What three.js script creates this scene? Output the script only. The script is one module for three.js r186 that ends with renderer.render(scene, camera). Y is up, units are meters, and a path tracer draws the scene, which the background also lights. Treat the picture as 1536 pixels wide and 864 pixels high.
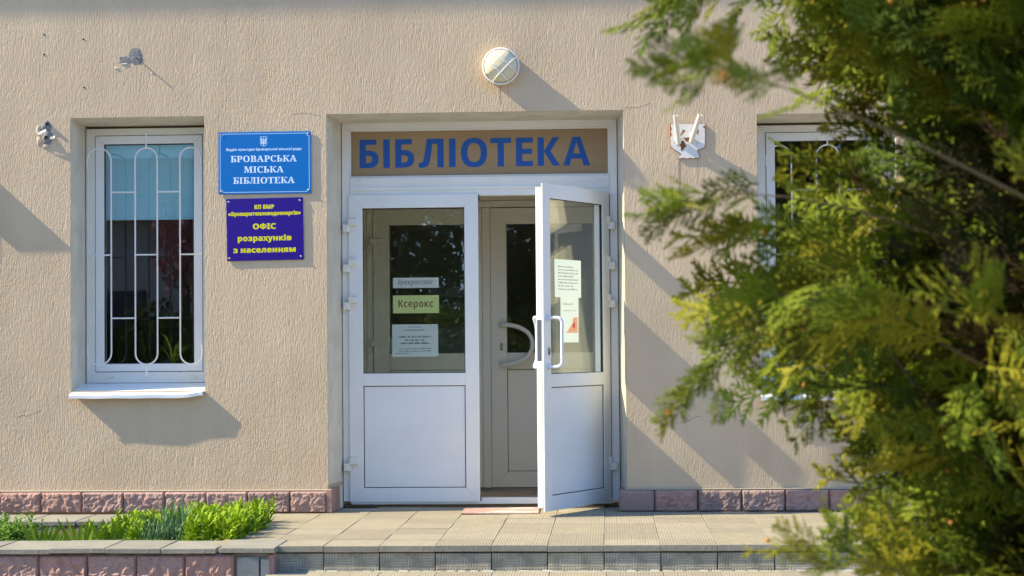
import * as THREE from 'three';
import { mergeGeometries } from 'three/addons/utils/BufferGeometryUtils.js';
import { ConvexGeometry } from 'three/addons/geometries/ConvexGeometry.js';
import { TextGeometry } from 'three/addons/geometries/TextGeometry.js';
import { FontLoader } from 'three/addons/loaders/FontLoader.js';

/* ------------------------------------------------------------------ camera, sky, sun, exposure */
const scene = new THREE.Scene();
const camera = new THREE.PerspectiveCamera(2 * Math.atan(432 / 2773.08) * 180 / Math.PI, 1536 / 864, 0.05, 400);
camera.rotation.order = 'YXZ';
camera.position.set(-0.0678, 1.0748, 11.7976);
camera.rotation.set(0.0298, 0.0523, -0.0081);
camera.focus = 11.9;
camera.userData.fStop = 7;

const SUN_TRAVEL = new THREE.Vector3(1, -0.86, -0.154).normalize();
function makeSky() {
  const W = 512, H = 256, data = new Float32Array(W * H * 4), s = SUN_TRAVEL.clone().negate();
  for (let j = 0; j < H; j++) for (let i = 0; i < W; i++) {
    const el = ((j + 0.5) / H - 0.5) * Math.PI, az = ((i + 0.5) / W - 0.5) * 2 * Math.PI;
    const d = new THREE.Vector3(Math.cos(el) * Math.cos(az), Math.sin(el), Math.cos(el) * Math.sin(az));
    const h = Math.max(0, d.y), k = Math.pow(1 - h, 3.2), c = Math.max(0, d.dot(s));
    const glow = 0.35 * Math.pow(c, 6) + 0.9 * Math.pow(c, 60);
    const o = (j * W + i) * 4;
    data[o] = 0.108 + 0.35 * k + glow * 0.55;
    data[o + 1] = 0.262 + 0.39 * k + glow * 0.52;
    data[o + 2] = 0.600 + 0.31 * k + glow * 0.45;
    data[o + 3] = 1;
  }
  const t = new THREE.DataTexture(data, W, H, THREE.RGBAFormat, THREE.FloatType);
  t.mapping = THREE.EquirectangularReflectionMapping;
  t.magFilter = t.minFilter = THREE.LinearFilter;
  t.needsUpdate = true;
  return t;
}
scene.background = makeSky();
scene.environment = scene.background;
const sun = new THREE.DirectionalLight(new THREE.Color(1.0, 0.87, 0.64), 4.8);
sun.position.copy(SUN_TRAVEL).multiplyScalar(-40);
sun.castShadow = true;
sun.shadow.radius = 1.0;
sun.shadow.mapSize.set(4096, 4096);
Object.assign(sun.shadow.camera, { left: -14, right: 14, top: 14, bottom: -14, near: 1, far: 90 });
scene.add(sun, sun.target);
const renderer = new THREE.WebGLRenderer({ antialias: true });
renderer.toneMapping = THREE.LinearToneMapping;
renderer.toneMappingExposure = 2.2;
renderer.shadowMap.enabled = true;
renderer.shadowMap.type = THREE.PCFSoftShadowMap;

/* ------------------------------------------------------------------ helpers */
function mulberry(a) { return () => { a |= 0; a = a + 0x6D2B79F5 | 0; let t = Math.imul(a ^ a >>> 15, 1 | a); t = t + Math.imul(t ^ t >>> 7, 61 | t) ^ t; return ((t ^ t >>> 14) >>> 0) / 4294967296; }; }
const rnd = mulberry(20240412);
const rr = (a, b, r = rnd) => a + (b - a) * r();
const clamp = (x, a = 0, b = 1) => Math.min(b, Math.max(a, x));
const smooth = (a, b, x) => { const t = clamp((x - a) / (b - a)); return t * t * (3 - 2 * t); };
const V = (x, y, z) => new THREE.Vector3(x, y, z);
function hash(x, y, s) { let h = Math.imul(x, 374761393) ^ Math.imul(y, 668265263) ^ Math.imul(s, 1442695041); h = Math.imul(h ^ h >>> 13, 1274126177); return ((h ^ h >>> 16) >>> 0) / 4294967296; }
function vnoise(x, y, px, py, s) {                    // value noise, periodic over px by py cells
  const xi = Math.floor(x), yi = Math.floor(y), fx = x - xi, fy = y - yi;
  const u = fx * fx * (3 - 2 * fx), v = fy * fy * (3 - 2 * fy);
  const x0 = ((xi % px) + px) % px, x1 = (x0 + 1) % px, y0 = ((yi % py) + py) % py, y1 = (y0 + 1) % py;
  const a = hash(x0, y0, s), b = hash(x1, y0, s), c = hash(x0, y1, s), d = hash(x1, y1, s);
  return a + (b - a) * u + (c - a) * v + (a - b - c + d) * u * v;
}
function fbm(u, v, f, s, oct = 4) { let t = 0, a = 0.5, n = 0; for (let o = 0; o < oct; o++) { t += a * vnoise(u * f, v * f, f, f, s + o); n += a; a *= 0.5; f *= 2; } return t / n; }
function n3(x, y, z, s = 7) {                         // cheap 3-D noise
  const zi = Math.floor(z), f = z - zi, w = f * f * (3 - 2 * f);
  return vnoise(x, y, 4096, 4096, s + zi * 31) * (1 - w) + vnoise(x, y, 4096, 4096, s + zi * 31 + 31) * w;
}
function tex(w, h, fn, srgb = true) {
  const d = new Uint8Array(w * h * 4);
  for (let j = 0; j < h; j++) for (let i = 0; i < w; i++) {
    const c = fn((i + 0.5) / w, (j + 0.5) / h), o = (j * w + i) * 4;
    d[o] = clamp(c[0]) * 255; d[o + 1] = clamp(c[1]) * 255; d[o + 2] = clamp(c[2]) * 255; d[o + 3] = 255;
  }
  const t = new THREE.DataTexture(d, w, h);
  t.wrapS = t.wrapT = THREE.RepeatWrapping; t.magFilter = THREE.LinearFilter; t.minFilter = THREE.LinearMipmapLinearFilter; t.generateMipmaps = true;
  if (srgb) t.colorSpace = THREE.SRGBColorSpace;
  t.needsUpdate = true;
  return t;
}
function rep(t, u, v, ou = 0, ov = 0) { const c = t.clone(); c.repeat.set(u, v); c.offset.set(ou, ov); c.needsUpdate = true; return c; }
const lin = (r, g, b) => new THREE.Color().setRGB(r, g, b);
const toS = (c) => (c <= 0.0031308 ? 12.92 * c : 1.055 * Math.pow(c, 1 / 2.4) - 0.055);
const std = (color, roughness = 0.6, extra = {}) => new THREE.MeshStandardMaterial({ color, roughness, ...extra });
const phys = (color, roughness = 0.6, extra = {}) => new THREE.MeshPhysicalMaterial({ color, roughness, ...extra });

const taken = {};
function numbered(n) { taken[n] = (taken[n] ?? -1) + 1; return taken[n] ? n + '_' + String(taken[n]).padStart(3, '0') : n; }
function mesh(name, geo, mat, parent = scene) {
  const m = new THREE.Mesh(Array.isArray(geo) ? merge(geo) : geo, mat);
  m.name = parent === scene ? numbered(name) : name; m.castShadow = m.receiveShadow = true; parent.add(m); return m;
}
function group(name, parent = scene, pos = [0, 0, 0]) {
  const g = new THREE.Group(); g.name = parent === scene ? numbered(name) : name; g.position.set(...pos); parent.add(g); return g;
}
function tag(o, label, category, grp, kind) { o.userData.label = label; if (category) o.userData.category = category; if (grp) o.userData.group = grp; if (kind) o.userData.kind = kind; return o; }
function structure(o, label) { o.userData.kind = 'structure'; if (label) o.userData.label = label; return o; }
function copyOf(src) { const c = src.clone(); c.name = numbered(src.name.replace(/_\d{3}$/, '')); scene.add(c); c.userData = { ...src.userData }; return c; }
function merge(list) {
  const l = list.map((g) => { const h = g.index ? g.toNonIndexed() : g; for (const k of Object.keys(h.attributes)) if (!['position', 'normal', 'uv'].includes(k)) h.deleteAttribute(k); if (!h.attributes.uv) boxUV(h); return h; });
  return mergeGeometries(l);
}
function boxUV(g, s = 1) {                            // uv in metres from the face normal
  if (g.index) { const h = g.toNonIndexed(); g.copy(h); g.setIndex(null); }
  const p = g.attributes.position, n = g.attributes.normal, uv = new Float32Array(p.count * 2);
  for (let i = 0; i < p.count; i++) {
    const ax = Math.abs(n.getX(i)), ay = Math.abs(n.getY(i)), az = Math.abs(n.getZ(i));
    const [u, v] = az >= ax && az >= ay ? [p.getX(i), p.getY(i)] : ay >= ax ? [p.getX(i), p.getZ(i)] : [p.getZ(i), p.getY(i)];
    uv[2 * i] = u * s; uv[2 * i + 1] = v * s;
  }
  g.setAttribute('uv', new THREE.BufferAttribute(uv, 2)); return g;
}
function hull(points) { const g = new ConvexGeometry(points); return boxUV(g); }
function cbox(x0, x1, y0, y1, z0, z1, b = 0.002) {    // a box with chamfered edges
  const pts = [];
  for (const [x, sx] of [[x0, 1], [x1, -1]]) for (const [y, sy] of [[y0, 1], [y1, -1]]) for (const [z, sz] of [[z0, 1], [z1, -1]])
    pts.push(V(x + sx * b, y + sy * b, z), V(x + sx * b, y, z + sz * b), V(x, y + sy * b, z + sz * b));
  return hull(pts);
}
function sbox(x0, x1, y0, y1, z0, z1) { const g = new THREE.BoxGeometry(x1 - x0, y1 - y0, z1 - z0); g.translate((x0 + x1) / 2, (y0 + y1) / 2, (z0 + z1) / 2); return boxUV(g); }
function prism(pts2, a, b, axis) {                     // convex polygon swept along an axis
  const P = []; for (const [u, v] of pts2) for (const w of [a, b]) P.push(axis === 'y' ? V(u, w, v) : axis === 'x' ? V(w, u, v) : V(u, v, w));
  return hull(P);
}
function tube(pts, r, seg = 24, rad = 8) { return new THREE.TubeGeometry(new THREE.CatmullRomCurve3(pts.map((p) => V(...p)), false, 'centripetal'), seg, r, rad, false); }
function rod(a, b, r, rad = 8) { const A = V(...a), B = V(...b), g = new THREE.CylinderGeometry(r, r, A.distanceTo(B), rad); g.applyQuaternion(new THREE.Quaternion().setFromUnitVectors(V(0, 1, 0), B.clone().sub(A).normalize())); g.translate((A.x + B.x) / 2, (A.y + B.y) / 2, (A.z + B.z) / 2); return g; }
function canvasTex(w, h, draw) { const c = document.createElement('canvas'); c.width = w; c.height = h; const x = c.getContext('2d'); draw(x, w, h); const t = new THREE.CanvasTexture(c); t.colorSpace = THREE.SRGBColorSpace; t.magFilter = THREE.LinearFilter; t.anisotropy = 8; return t; }
function faceMesh(name, w, h, map, mat, parent) {      // printed face, upright, facing +z
  const m = mesh(name, new THREE.PlaneGeometry(w, h), mat, parent); m.material.map = map; return m;
}

/* ------------------------------------------------------------------ materials */
// scraped plaster: short vertical grooves
const S2 = 2048;
function grooves(u, v) {
  const wx = (vnoise(u * 160, v * 60, 160, 60, 3) - 0.5) * 0.0007;
  const a = vnoise((u + wx) * 760, v * 120, 760, 120, 11), b = vnoise((u + wx) * 520, v * 80, 520, 80, 12), c = vnoise(u * 1000, v * 700, 1000, 700, 13), e = vnoise(u * 300, v * 220, 300, 220, 14), l = vnoise(u * 40, v * 30, 40, 30, 16);
  let h = 0.30 * a + 0.20 * b + 0.30 * c + 0.20 * e;
  const g = vnoise((u + wx * 1.4) * 460, v * 60, 460, 60, 15);
  h -= 0.42 * smooth(0.74, 0.90, g) * smooth(0.35, 0.7, e * 0.6 + l * 0.5);   // deep short scratches
  return h;
}
const plasterH = tex(S2, S2, (u, v) => { const h = clamp(0.12 + 0.9 * grooves(u, v)); return [h, h, h]; }, false);
const plasterC = tex(1024, 1024, (u, v) => {
  const p = fbm(u, v, 6, 21, 5), q = fbm(u, v, 40, 27, 3), st = vnoise(u * 90, v * 5, 90, 5, 29), k = 0.86 + 0.22 * p + 0.06 * q + 0.07 * (st - 0.5) - 0.05 * smooth(0.55, 0.75, fbm(u, v, 14, 33, 3));
  return [toS(0.568 * k), toS(0.438 * k * (0.995 + 0.02 * (q - 0.5))), toS(0.288 * k * (0.97 + 0.06 * q))];
});
const PL = 2.6;
const M = {};
M.plaster = std(0xffffff, 0.93, { map: rep(plasterC, 1 / 6.3, 1 / 6.3, 0.31, 0.17), bumpMap: rep(plasterH, 1 / PL, 1 / PL), bumpScale: 0.0036 });
const fineH = tex(512, 512, (u, v) => { const h = 0.6 * fbm(u, v, 24, 41, 4) + 0.4 * fbm(u, v, 90, 45, 2); return [h, h, h]; }, false);
const blot = tex(512, 512, (u, v) => { const k = 0.90 + 0.16 * fbm(u, v, 7, 51, 5); return [k, k, k * 0.99]; });
M.reveal = std(lin(0.66, 0.615, 0.52), 0.9, { map: rep(blot, 1.4, 1.4), bumpMap: rep(fineH, 1.2, 1.2), bumpScale: 0.0016 });
const pvcT = tex(256, 256, (u, v) => { const g = smooth(0.66, 0.80, fbm(u, v, 9, 66, 4)) * 0.010 + smooth(0.78, 0.86, vnoise(u * 40, v * 90, 40, 90, 68)) * 0.012 * smooth(0.5, 0.7, fbm(u, v, 5, 69, 2)), k = 0.968 + 0.035 * fbm(u, v, 6, 61, 4) - g; return [k, k - g * 0.2, k * 0.992 - g * 0.5]; });
M.pvc = phys(lin(0.80, 0.80, 0.79), 0.34, { map: rep(pvcT, 1.1, 0.7), clearcoat: 0.1, clearcoatRoughness: 0.35 });
M.panel = phys(lin(0.79, 0.79, 0.79), 0.42, { map: rep(pvcT, 0.6, 0.9) });
M.pvcOld = phys(lin(0.77, 0.76, 0.71), 0.45, { map: rep(pvcT, 0.9, 1.2) });
M.innerDoor = phys(lin(0.80, 0.77, 0.69), 0.45, { map: rep(pvcT, 0.9, 1.2) });
M.gasket = std(lin(0.02, 0.018, 0.016), 0.7);
M.seal = std(lin(0.13, 0.07, 0.025), 0.8);
M.glass = phys(lin(0.97, 0.985, 0.97), 0.0, { transmission: 1, thickness: 0, ior: 1.5 });
M.metal = std(lin(0.30, 0.30, 0.31), 0.4, { metalness: 0.85 });
M.darkMetal = std(lin(0.10, 0.11, 0.14), 0.4, { metalness: 0.6 });
M.handle = phys(lin(0.66, 0.70, 0.76), 0.3, { clearcoat: 0.3 });
M.white = std(lin(0.78, 0.77, 0.74), 0.5);
M.grille = std(lin(0.69, 0.68, 0.65), 0.5);
M.sill = phys(lin(0.80, 0.82, 0.84), 0.3, { map: rep(pvcT, 0.8, 2) });
M.room = std(lin(0.74, 0.66, 0.53), 0.9);
M.roomWall = std(lin(0.55, 0.52, 0.45), 0.9);
const roomFloorT = tex(256, 256, (u, v) => { const k = 0.75 + 0.35 * fbm(u, v, 8, 71, 4); return [0.74 * k, 0.64 * k, 0.52 * k]; });
M.roomFloor = std(0xffffff, 0.5, { map: rep(roomFloorT, 1.2, 1.2) });
// pink split stone
const stoneT = tex(512, 512, (u, v) => { const p = fbm(u, v, 8, 81, 5), q = fbm(u, v, 70, 87, 3), k = 0.72 + 0.34 * p + 0.22 * (q - 0.5); return [toS(0.375 * k), toS(0.240 * k), toS(0.200 * k * (0.95 + 0.1 * q))]; });
const stoneMats = [[1, 1, 1], [1.10, 1.02, 0.98], [0.90, 0.92, 0.95], [1.08, 1.10, 1.08]].map(([r, g, b], i) => std(lin(r, g, b), 0.92, { map: rep(stoneT, 1.9, 1.9, i * 0.37, i * 0.19), bumpMap: rep(fineH, 3.3, 3.3), bumpScale: 0.003 }));
const cementT = tex(512, 512, (u, v) => { const p = fbm(u, v, 6, 91, 5), q = fbm(u, v, 60, 95, 3), k = 0.80 + 0.30 * p + 0.18 * (q - 0.5); return [toS(0.33 * k), toS(0.315 * k), toS(0.275 * k)]; });
M.cement = std(0xffffff, 0.95, { map: rep(cementT, 1.3, 1.3), bumpMap: rep(fineH, 2, 2), bumpScale: 0.003 });
// 30 cm paving tile: a basket weave of raised ribs, four by four squares
function ribs(u, v) {
  const a = Math.floor(u * 4), b = Math.floor(v * 4), fu = u * 4 - a, fv = v * 4 - b, along = (a + b) % 2 ? fu : fv;
  const edge = Math.min(fu, 1 - fu, fv, 1 - fv), r = Math.abs(((along * 5) % 1) - 0.5) * 2;
  return smooth(0.12, 0.55, 1 - r) * smooth(0.0, 0.05, edge);
}
const tileH = tex(512, 512, (u, v) => { const h = 0.72 * ribs(u, v) + 0.28 * fbm(u, v, 40, 101, 3); return [h, h, h]; }, false);
const tileTex = [0, 1, 2].map((k) => tex(512, 512, (u, v) => {
  const wear = fbm(u, v, 6, 111 + k * 9, 4), q = fbm(u, v, 64, 115 + k * 9, 3), r = ribs(u, v), m = 0.80 + 0.30 * wear + 0.20 * (q - 0.5) - 0.20 * (1 - r) * (0.5 + wear * 0.7);
  return [toS(0.325 * m), toS(0.285 * m), toS(0.196 * m * (0.96 + 0.08 * q))];
}));
const tileMats = []; for (let k = 0; k < 6; k++) { const t = [1.0, 0.92, 1.08, 0.97, 1.04, 0.9][k]; tileMats.push(std(lin(t, t * (k % 2 ? 0.985 : 1.0), t * (k % 3 ? 1 : 0.96)), 0.93, { map: tileTex[k % 3], bumpMap: tileH, bumpScale: 0.003 })); }
const riserTex = [0, 1].map((k) => tex(512, 512, (u, v) => {
  const wear = fbm(u, v, 6, 141 + k * 9, 4), q = fbm(u, v, 64, 145 + k * 9, 3), r = ribs(u, v), m = 0.68 + 0.34 * wear + 0.22 * (q - 0.5) + 0.32 * r * smooth(0.2, 0.6, wear);
  return [toS(0.325 * m), toS(0.302 * m), toS(0.232 * m)];
}));
const riserMats = [0, 1, 2, 3].map((k) => std(lin(...[[1, 1, 1], [0.9, 0.9, 0.88], [1.02, 1.03, 1.07], [1.1, 1.1, 1.06]][k]), 0.93, { map: riserTex[k % 2], bumpMap: tileH, bumpScale: 0.003 }));
const capT = tex(512, 512, (u, v) => { const p = fbm(u, v, 5, 161, 5), st = vnoise(u * 8, v * 60, 8, 60, 166), q = fbm(u, v, 80, 167, 2), m = 0.78 + 0.28 * p + 0.12 * (st - 0.5) + 0.16 * (q - 0.5); return [toS(0.255 * m), toS(0.240 * m), toS(0.192 * m)]; });
const capMats = [1, 0.92, 1.06].map((t, i) => std(lin(t, t, t), 0.94, { map: rep(capT, 1.7, 1.7, i * 0.3, i * 0.2), bumpMap: rep(fineH, 3, 3), bumpScale: 0.0025 }));
const groundT = tex(1024, 1024, (u, v) => { const p = fbm(u, v, 8, 171, 5), q = fbm(u, v, 160, 175, 3), m = 0.75 + 0.3 * p + 0.35 * (q - 0.5); return [toS(0.27 * m), toS(0.25 * m), toS(0.215 * m)]; });
M.ground = std(0xffffff, 0.95, { map: rep(groundT, 1 / 3, 1 / 3), bumpMap: rep(fineH, 1, 1), bumpScale: 0.004 });
const soilT = tex(256, 256, (u, v) => { const q = fbm(u, v, 14, 181, 5), m = 0.5 + q; return [toS(0.075 * m), toS(0.055 * m), toS(0.036 * m)]; });
M.soil = std(0xffffff, 1, { map: rep(soilT, 2, 2), bumpMap: rep(fineH, 2, 2), bumpScale: 0.02 });

/* ------------------------------------------------------------------ ground, landing, steps */
const ground = structure(mesh('ground', (() => { const g = new THREE.PlaneGeometry(240, 240); g.rotateX(-Math.PI / 2); g.translate(0, -0.285, 60); boxUV(g); return g; })(), M.ground), 'grey paved ground in front of the library');

const TX0 = -1.3057, TZ0 = 1.94;                       // tile joints: x = TX0 + 0.3 k, front edge z = TZ0
function tileGeo(hx, y0, y1, hz) {                     // chamfered slab with 0..1 uv on its top
  const g = cbox(-hx, hx, y0, y1, -hz, hz, 0.0018), p = g.attributes.position, n = g.attributes.normal, uv = g.attributes.uv;
  for (let i = 0; i < p.count; i++) if (n.getY(i) > 0.9) uv.setXY(i, p.getX(i) / 0.3 + 0.5, p.getZ(i) / 0.3 + 0.5);
  for (let i = 0; i < p.count; i += 3) g.addGroup(i, 3, n.getY(i) > 0.9 ? 0 : 1);
  return g;
}
const landing = structure(group('landing'), 'raised entrance landing paved with ribbed square tiles');
mesh('bedding', [sbox(-2.165, 4.2, -0.285, -0.0065, 0.02, TZ0 - 0.04), sbox(-1.86, 0.03, -0.285, -0.0065, -0.47, 0.02)], M.cement, landing);
const tg = tileGeo(0.1493, -0.034, 0, 0.1493);
for (let i = -3; i < 18; i++) for (let j = 0; j < 9; j++) {
  const x = TX0 + 0.3 * (i + 0.5), z = TZ0 - 0.3 * (j + 0.5);
  if (z < 0.1 && (x < -1.75 || x > -0.05)) { if (z < -0.1) continue; }
  if (x < -2.1) continue;
  const t = mesh('paving_tile', tg, [tileMats[Math.floor(rnd() * 6)], capMats[Math.floor(rnd() * 3)]], landing);
  t.position.set(x + rr(-0.0012, 0.0012), rr(-0.0022, 0.0012), z + rr(-0.001, 0.001)); t.rotation.set(rr(-0.004, 0.004), Math.floor(rnd() * 4) * Math.PI / 2 + rr(-0.004, 0.004), rr(-0.004, 0.004));
}
function riserGeo(h) {
  const g = cbox(-0.1475, 0.1475, -h, 0, -0.025, 0, 0.003), p = g.attributes.position, uv = g.attributes.uv;
  for (let i = 0; i < p.count; i++) uv.setXY(i, p.getX(i) / 0.3 + 0.5, 1 + p.getY(i) / 0.3);
  return g;
}
const rg = riserGeo(0.101);
for (let i = -2; i < 18; i++) { const t = mesh('riser_tile', rg, riserMats[Math.floor(rnd() * 4)], landing); t.position.set(TX0 + 0.3 * (i + 0.5), -0.0415 + rr(-0.002, 0.001), TZ0 - 0.014 + rr(-0.003, 0.002)); t.rotation.set(rr(-0.012, 0.012), rr(-0.006, 0.006), rr(-0.004, 0.004)); }
const lower = structure(group('lower_step'), 'lower entrance step paved with ribbed tiles');
mesh('bedding', sbox(-1.80, 4.2, -0.285, -0.175, TZ0 - 0.05, TZ0 + 0.56), M.cement, lower);
for (let i = -2; i < 18; i++) for (let j = 0; j < 2; j++) {
  const t = mesh('paving_tile', tg, [tileMats[Math.floor(rnd() * 6)], capMats[Math.floor(rnd() * 3)]], lower);
  t.position.set(TX0 + 0.3 * (i + 0.5) + 0.012, -0.139 + rr(-0.002, 0.001), TZ0 + 0.3 * (j + 0.5) - 0.03); t.rotation.set(rr(-0.003, 0.003), Math.floor(rnd() * 4) * Math.PI / 2, rr(-0.003, 0.003));
}
mesh('mortar_fillet', (() => { const list = []; const r = mulberry(5); for (let i = 0; i < 90; i++) { const x = -1.72 + i * 0.064, w = rr(0.05, 0.075, r), h = rr(0.002, 0.009, r) * (r() < 0.3 ? 0.3 : 1); list.push(hull([V(x, -0.141, TZ0 - 0.012), V(x + w, -0.141, TZ0 - 0.012), V(x, -0.141, TZ0 + rr(0.002, 0.02, r)), V(x + w, -0.141, TZ0 + rr(0.002, 0.02, r)), V(x + 0.01, -0.139 + h, TZ0 - 0.01), V(x + w - 0.01, -0.139 + h * 0.8, TZ0 - 0.01)])); } return list; })(), M.cement, lower).userData.kind = 'stuff';

/* ------------------------------------------------------------------ the library building */
const bld = tag(group('library_building'), 'library facade in beige scraped plaster with white double door and pink stone plinth', 'building');
const DX0 = -1.8746, DX1 = 0.0372, DY1 = 2.5588;       // door opening in the wall plane
const WX0 = -3.547, WX1 = -2.669, WY0 = 0.785, WY1 = 2.558;
const WDX = 4.43, WDY = -0.04;                         // the second window's offset
const WT = 0.5;
{
  const s = new THREE.Shape();
  s.moveTo(-9, -0.285); s.lineTo(DX0, -0.285); s.lineTo(DX0, DY1); s.lineTo(DX1, DY1); s.lineTo(DX1, -0.285); s.lineTo(9, -0.285); s.lineTo(9, 4.95); s.lineTo(-9, 4.95); s.closePath();
  for (const [dx, dy] of [[0, 0], [WDX, WDY]]) { const h = new THREE.Path(); h.moveTo(WX0 + dx, WY0 + dy); h.lineTo(WX0 + dx, WY1 + dy); h.lineTo(WX1 + dx, WY1 + dy); h.lineTo(WX1 + dx, WY0 + dy); h.closePath(); s.holes.push(h); }
  const g = new THREE.ExtrudeGeometry(s, { depth: WT, bevelEnabled: false }); g.translate(0, 0, -WT);
  mesh('wall', g, M.plaster, bld);
}
mesh('roof', [sbox(-9.2, 9.2, 4.953, 5.12, -6, 0.31), prism([[5.12, 0.31], [5.12, -6], [6.4, -6]], -9.2, 9.2, 'x')], std(lin(0.30, 0.28, 0.25), 0.8), bld);
// inside: a closed dark hall with a vestibule
mesh('interior_wall', [sbox(-9, 9, -0.25, 4.9, -6, -5.9), sbox(-9, -8.9, -0.25, 4.9, -5.9, -WT - 0.002), sbox(8.9, 9, -0.25, 4.9, -5.9, -WT - 0.002)], M.roomWall, bld);
mesh('ceiling', sbox(-8.9, 8.9, 2.95, 3.05, -5.9, -WT - 0.002), M.roomWall, bld);
mesh('hall_floor', sbox(-8.9, 8.9, -0.2, 0.012, -5.9, -0.472), M.roomFloor, bld);
mesh('vestibule_wall', [sbox(-2.02, -1.94, 0.013, 2.9, -1.62, -WT - 0.003), sbox(0.06, 0.14, 0.013, 2.9, -1.62, -WT - 0.003), sbox(-1.938, 0.058, 2.115, 2.9, -1.68, -1.60), sbox(-1.938, -1.83, 0.013, 2.113, -1.68, -1.60), sbox(-0.02, 0.058, 0.013, 2.113, -1.68, -1.60)], M.room, bld);
mesh('vestibule_ceiling', sbox(-1.938, 0.058, 2.62, 2.66, -1.598, -WT - 0.003), M.room, bld);

// plinth of split stones
const stoneGeos = [];
function splitStone(w, h, d, seed) {
  const nx = 22, ny = Math.round(22 * h / w), g = new THREE.PlaneGeometry(w, h, nx, ny), p = g.attributes.position;
  for (let i = 0; i < p.count; i++) {
    const x = p.getX(i), y = p.getY(i), ex = Math.min(x + w / 2, w / 2 - x), ey = Math.min(y + h / 2, h / 2 - y), e = smooth(-0.002, 0.006, Math.min(ex, ey));
    const n = n3(x * 24 + seed * 9, y * 24, seed) * 0.42 + n3(x * 60 + seed * 5, y * 60, seed + 3) * 0.36 + n3(x * 130, y * 130 + seed, seed + 8) * 0.22;
    const mid = 1 - 0.5 * Math.exp(-Math.pow((x - 0.01 * Math.sin(seed * 7 + y * 60)) / 0.011, 2));
    p.setZ(i, d * (0.18 * e + 1.0 * e * n * mid));
    if (e > 0.5) { p.setX(i, x + 0.005 * (n3(x * 90, y * 90, seed + 5) - 0.5)); p.setY(i, y + 0.005 * (n3(x * 90 + 40, y * 90, seed + 6) - 0.5)); }
  }
  const f = g.toNonIndexed(); f.computeVertexNormals();
  const body = sbox(-w / 2, w / 2, -h / 2, h / 2, -0.03, -0.0005);
  boxUV(f); return merge([f, body]);
}
for (let k = 0; k < 5; k++) stoneGeos.push(splitStone(0.2668, 0.135, 0.030, k + 1));
const plinthXs = []; for (let x = -3.733 - 0.268 * 6; x < -1.95; x += 0.2685) plinthXs.push(x);
plinthXs.forEach((x, i) => { if (x + 0.27 > DX0 + 0.02) return; const m = mesh('plinth_stone', stoneGeos[(i * 3 + (i >> 2)) % 5], stoneMats[(i * 7 + (i >> 1)) % 4], bld); m.position.set(x + 0.134, 0.070, 0.032); m.scale.x = i % 2 ? 1 : -1; m.scale.z = 1; m.rotation.z = rr(-0.006, 0.006); });
{ const m = mesh('plinth_stone', splitStone(0.232, 0.134, 0.026, 9), stoneMats[0], bld); m.position.set(-1.998, 0.070, 0.032); }
mesh('corner_stone', [cbox(DX0 - 0.006, DX0 + 0.03, 0.002, 0.150, -0.335, 0.046, 0.004)], stoneMats[0], bld);
mesh('corner_stone', [cbox(-0.015, 0.206, 0.002, 0.136, -0.26, 0.058, 0.012)], stoneMats[2], bld);
[0.209, 0.486, 0.757, 1.034, 1.305, 1.575, 1.845, 2.115, 2.385].forEach((x, i) => { const m = mesh('plinth_stone', stoneGeos[(i * 2 + 1) % 5], stoneMats[(i * 5 + 1) % 4], bld); m.position.set(x + 0.135, 0.068, 0.032); });
mesh('plinth_mortar', [cbox(-6, DX0 + 0.012, 0.1390, 0.148, 0.001, 0.028, 0.003), cbox(0.02, 5, 0.1372, 0.146, 0.001, 0.028, 0.003), prism([[DX0 + 0.001, -0.002], [DX0 + 0.044, -0.33], [DX0 + 0.001, -0.33]], 0.1515, 0.175, 'y')], M.mortar = std(lin(0.40, 0.34, 0.25), 0.95, { bumpMap: rep(fineH, 4, 4), bumpScale: 0.003 }), bld);
mesh('wall_footing', sbox(-6, -2.165, -0.284, -0.0335, 0.002, 0.50), M.cement, bld);

// reveals of the door opening, splayed
const FZ = -0.385;                                      // face of the door frame
const FX0 = -1.832, FX1 = -0.006, FY1 = 2.546;
mesh('door_reveal', [prism([[DX0 + 0.001, -0.0015], [FX0, FZ - 0.06], [DX0 + 0.001, FZ - 0.06]], 0.0, DY1 - 0.001, 'y'), prism([[DX1 - 0.001, -0.0015], [FX1, FZ - 0.06], [DX1 - 0.001, FZ - 0.06]], 0.0, DY1 - 0.001, 'y'), prism([[DY1 - 0.001, -0.0015], [FY1 - 0.002, FZ - 0.06], [DY1 - 0.001, FZ - 0.06]], DX0 + 0.002, DX1 - 0.002, 'x')], M.reveal, bld);

// door frame
function mitred(x0, x1, y0, y1, wl, wr, wt, wb, z0, z1, b = 0.0025) {      // four members with mitred corners and bevelled edges
  const mk = (poly) => { const s = new THREE.Shape(poly.map(([x, y]) => new THREE.Vector2(x, y))); const g = new THREE.ExtrudeGeometry(s, { depth: z1 - z0 - 2 * b, bevelEnabled: true, bevelThickness: b, bevelSize: b, bevelOffset: -b, bevelSegments: 1 }); g.translate(0, 0, z0 + b); return g; };
  return { left: mk([[x0, y0], [x0 + wl, y0 + wb], [x0 + wl, y1 - wt], [x0, y1]]), right: mk([[x1, y0], [x1, y1], [x1 - wr, y1 - wt], [x1 - wr, y0 + wb]]), top: mk([[x0, y1], [x0 + wl, y1 - wt], [x1 - wr, y1 - wt], [x1, y1]]), bottom: mk([[x0, y0], [x1, y0], [x1 - wr, y0 + wb], [x0 + wl, y0 + wb]]) };
}
const frame = group('door_frame', bld);
const TR0 = 2.12;                                       // transom bottom rail axis
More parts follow.
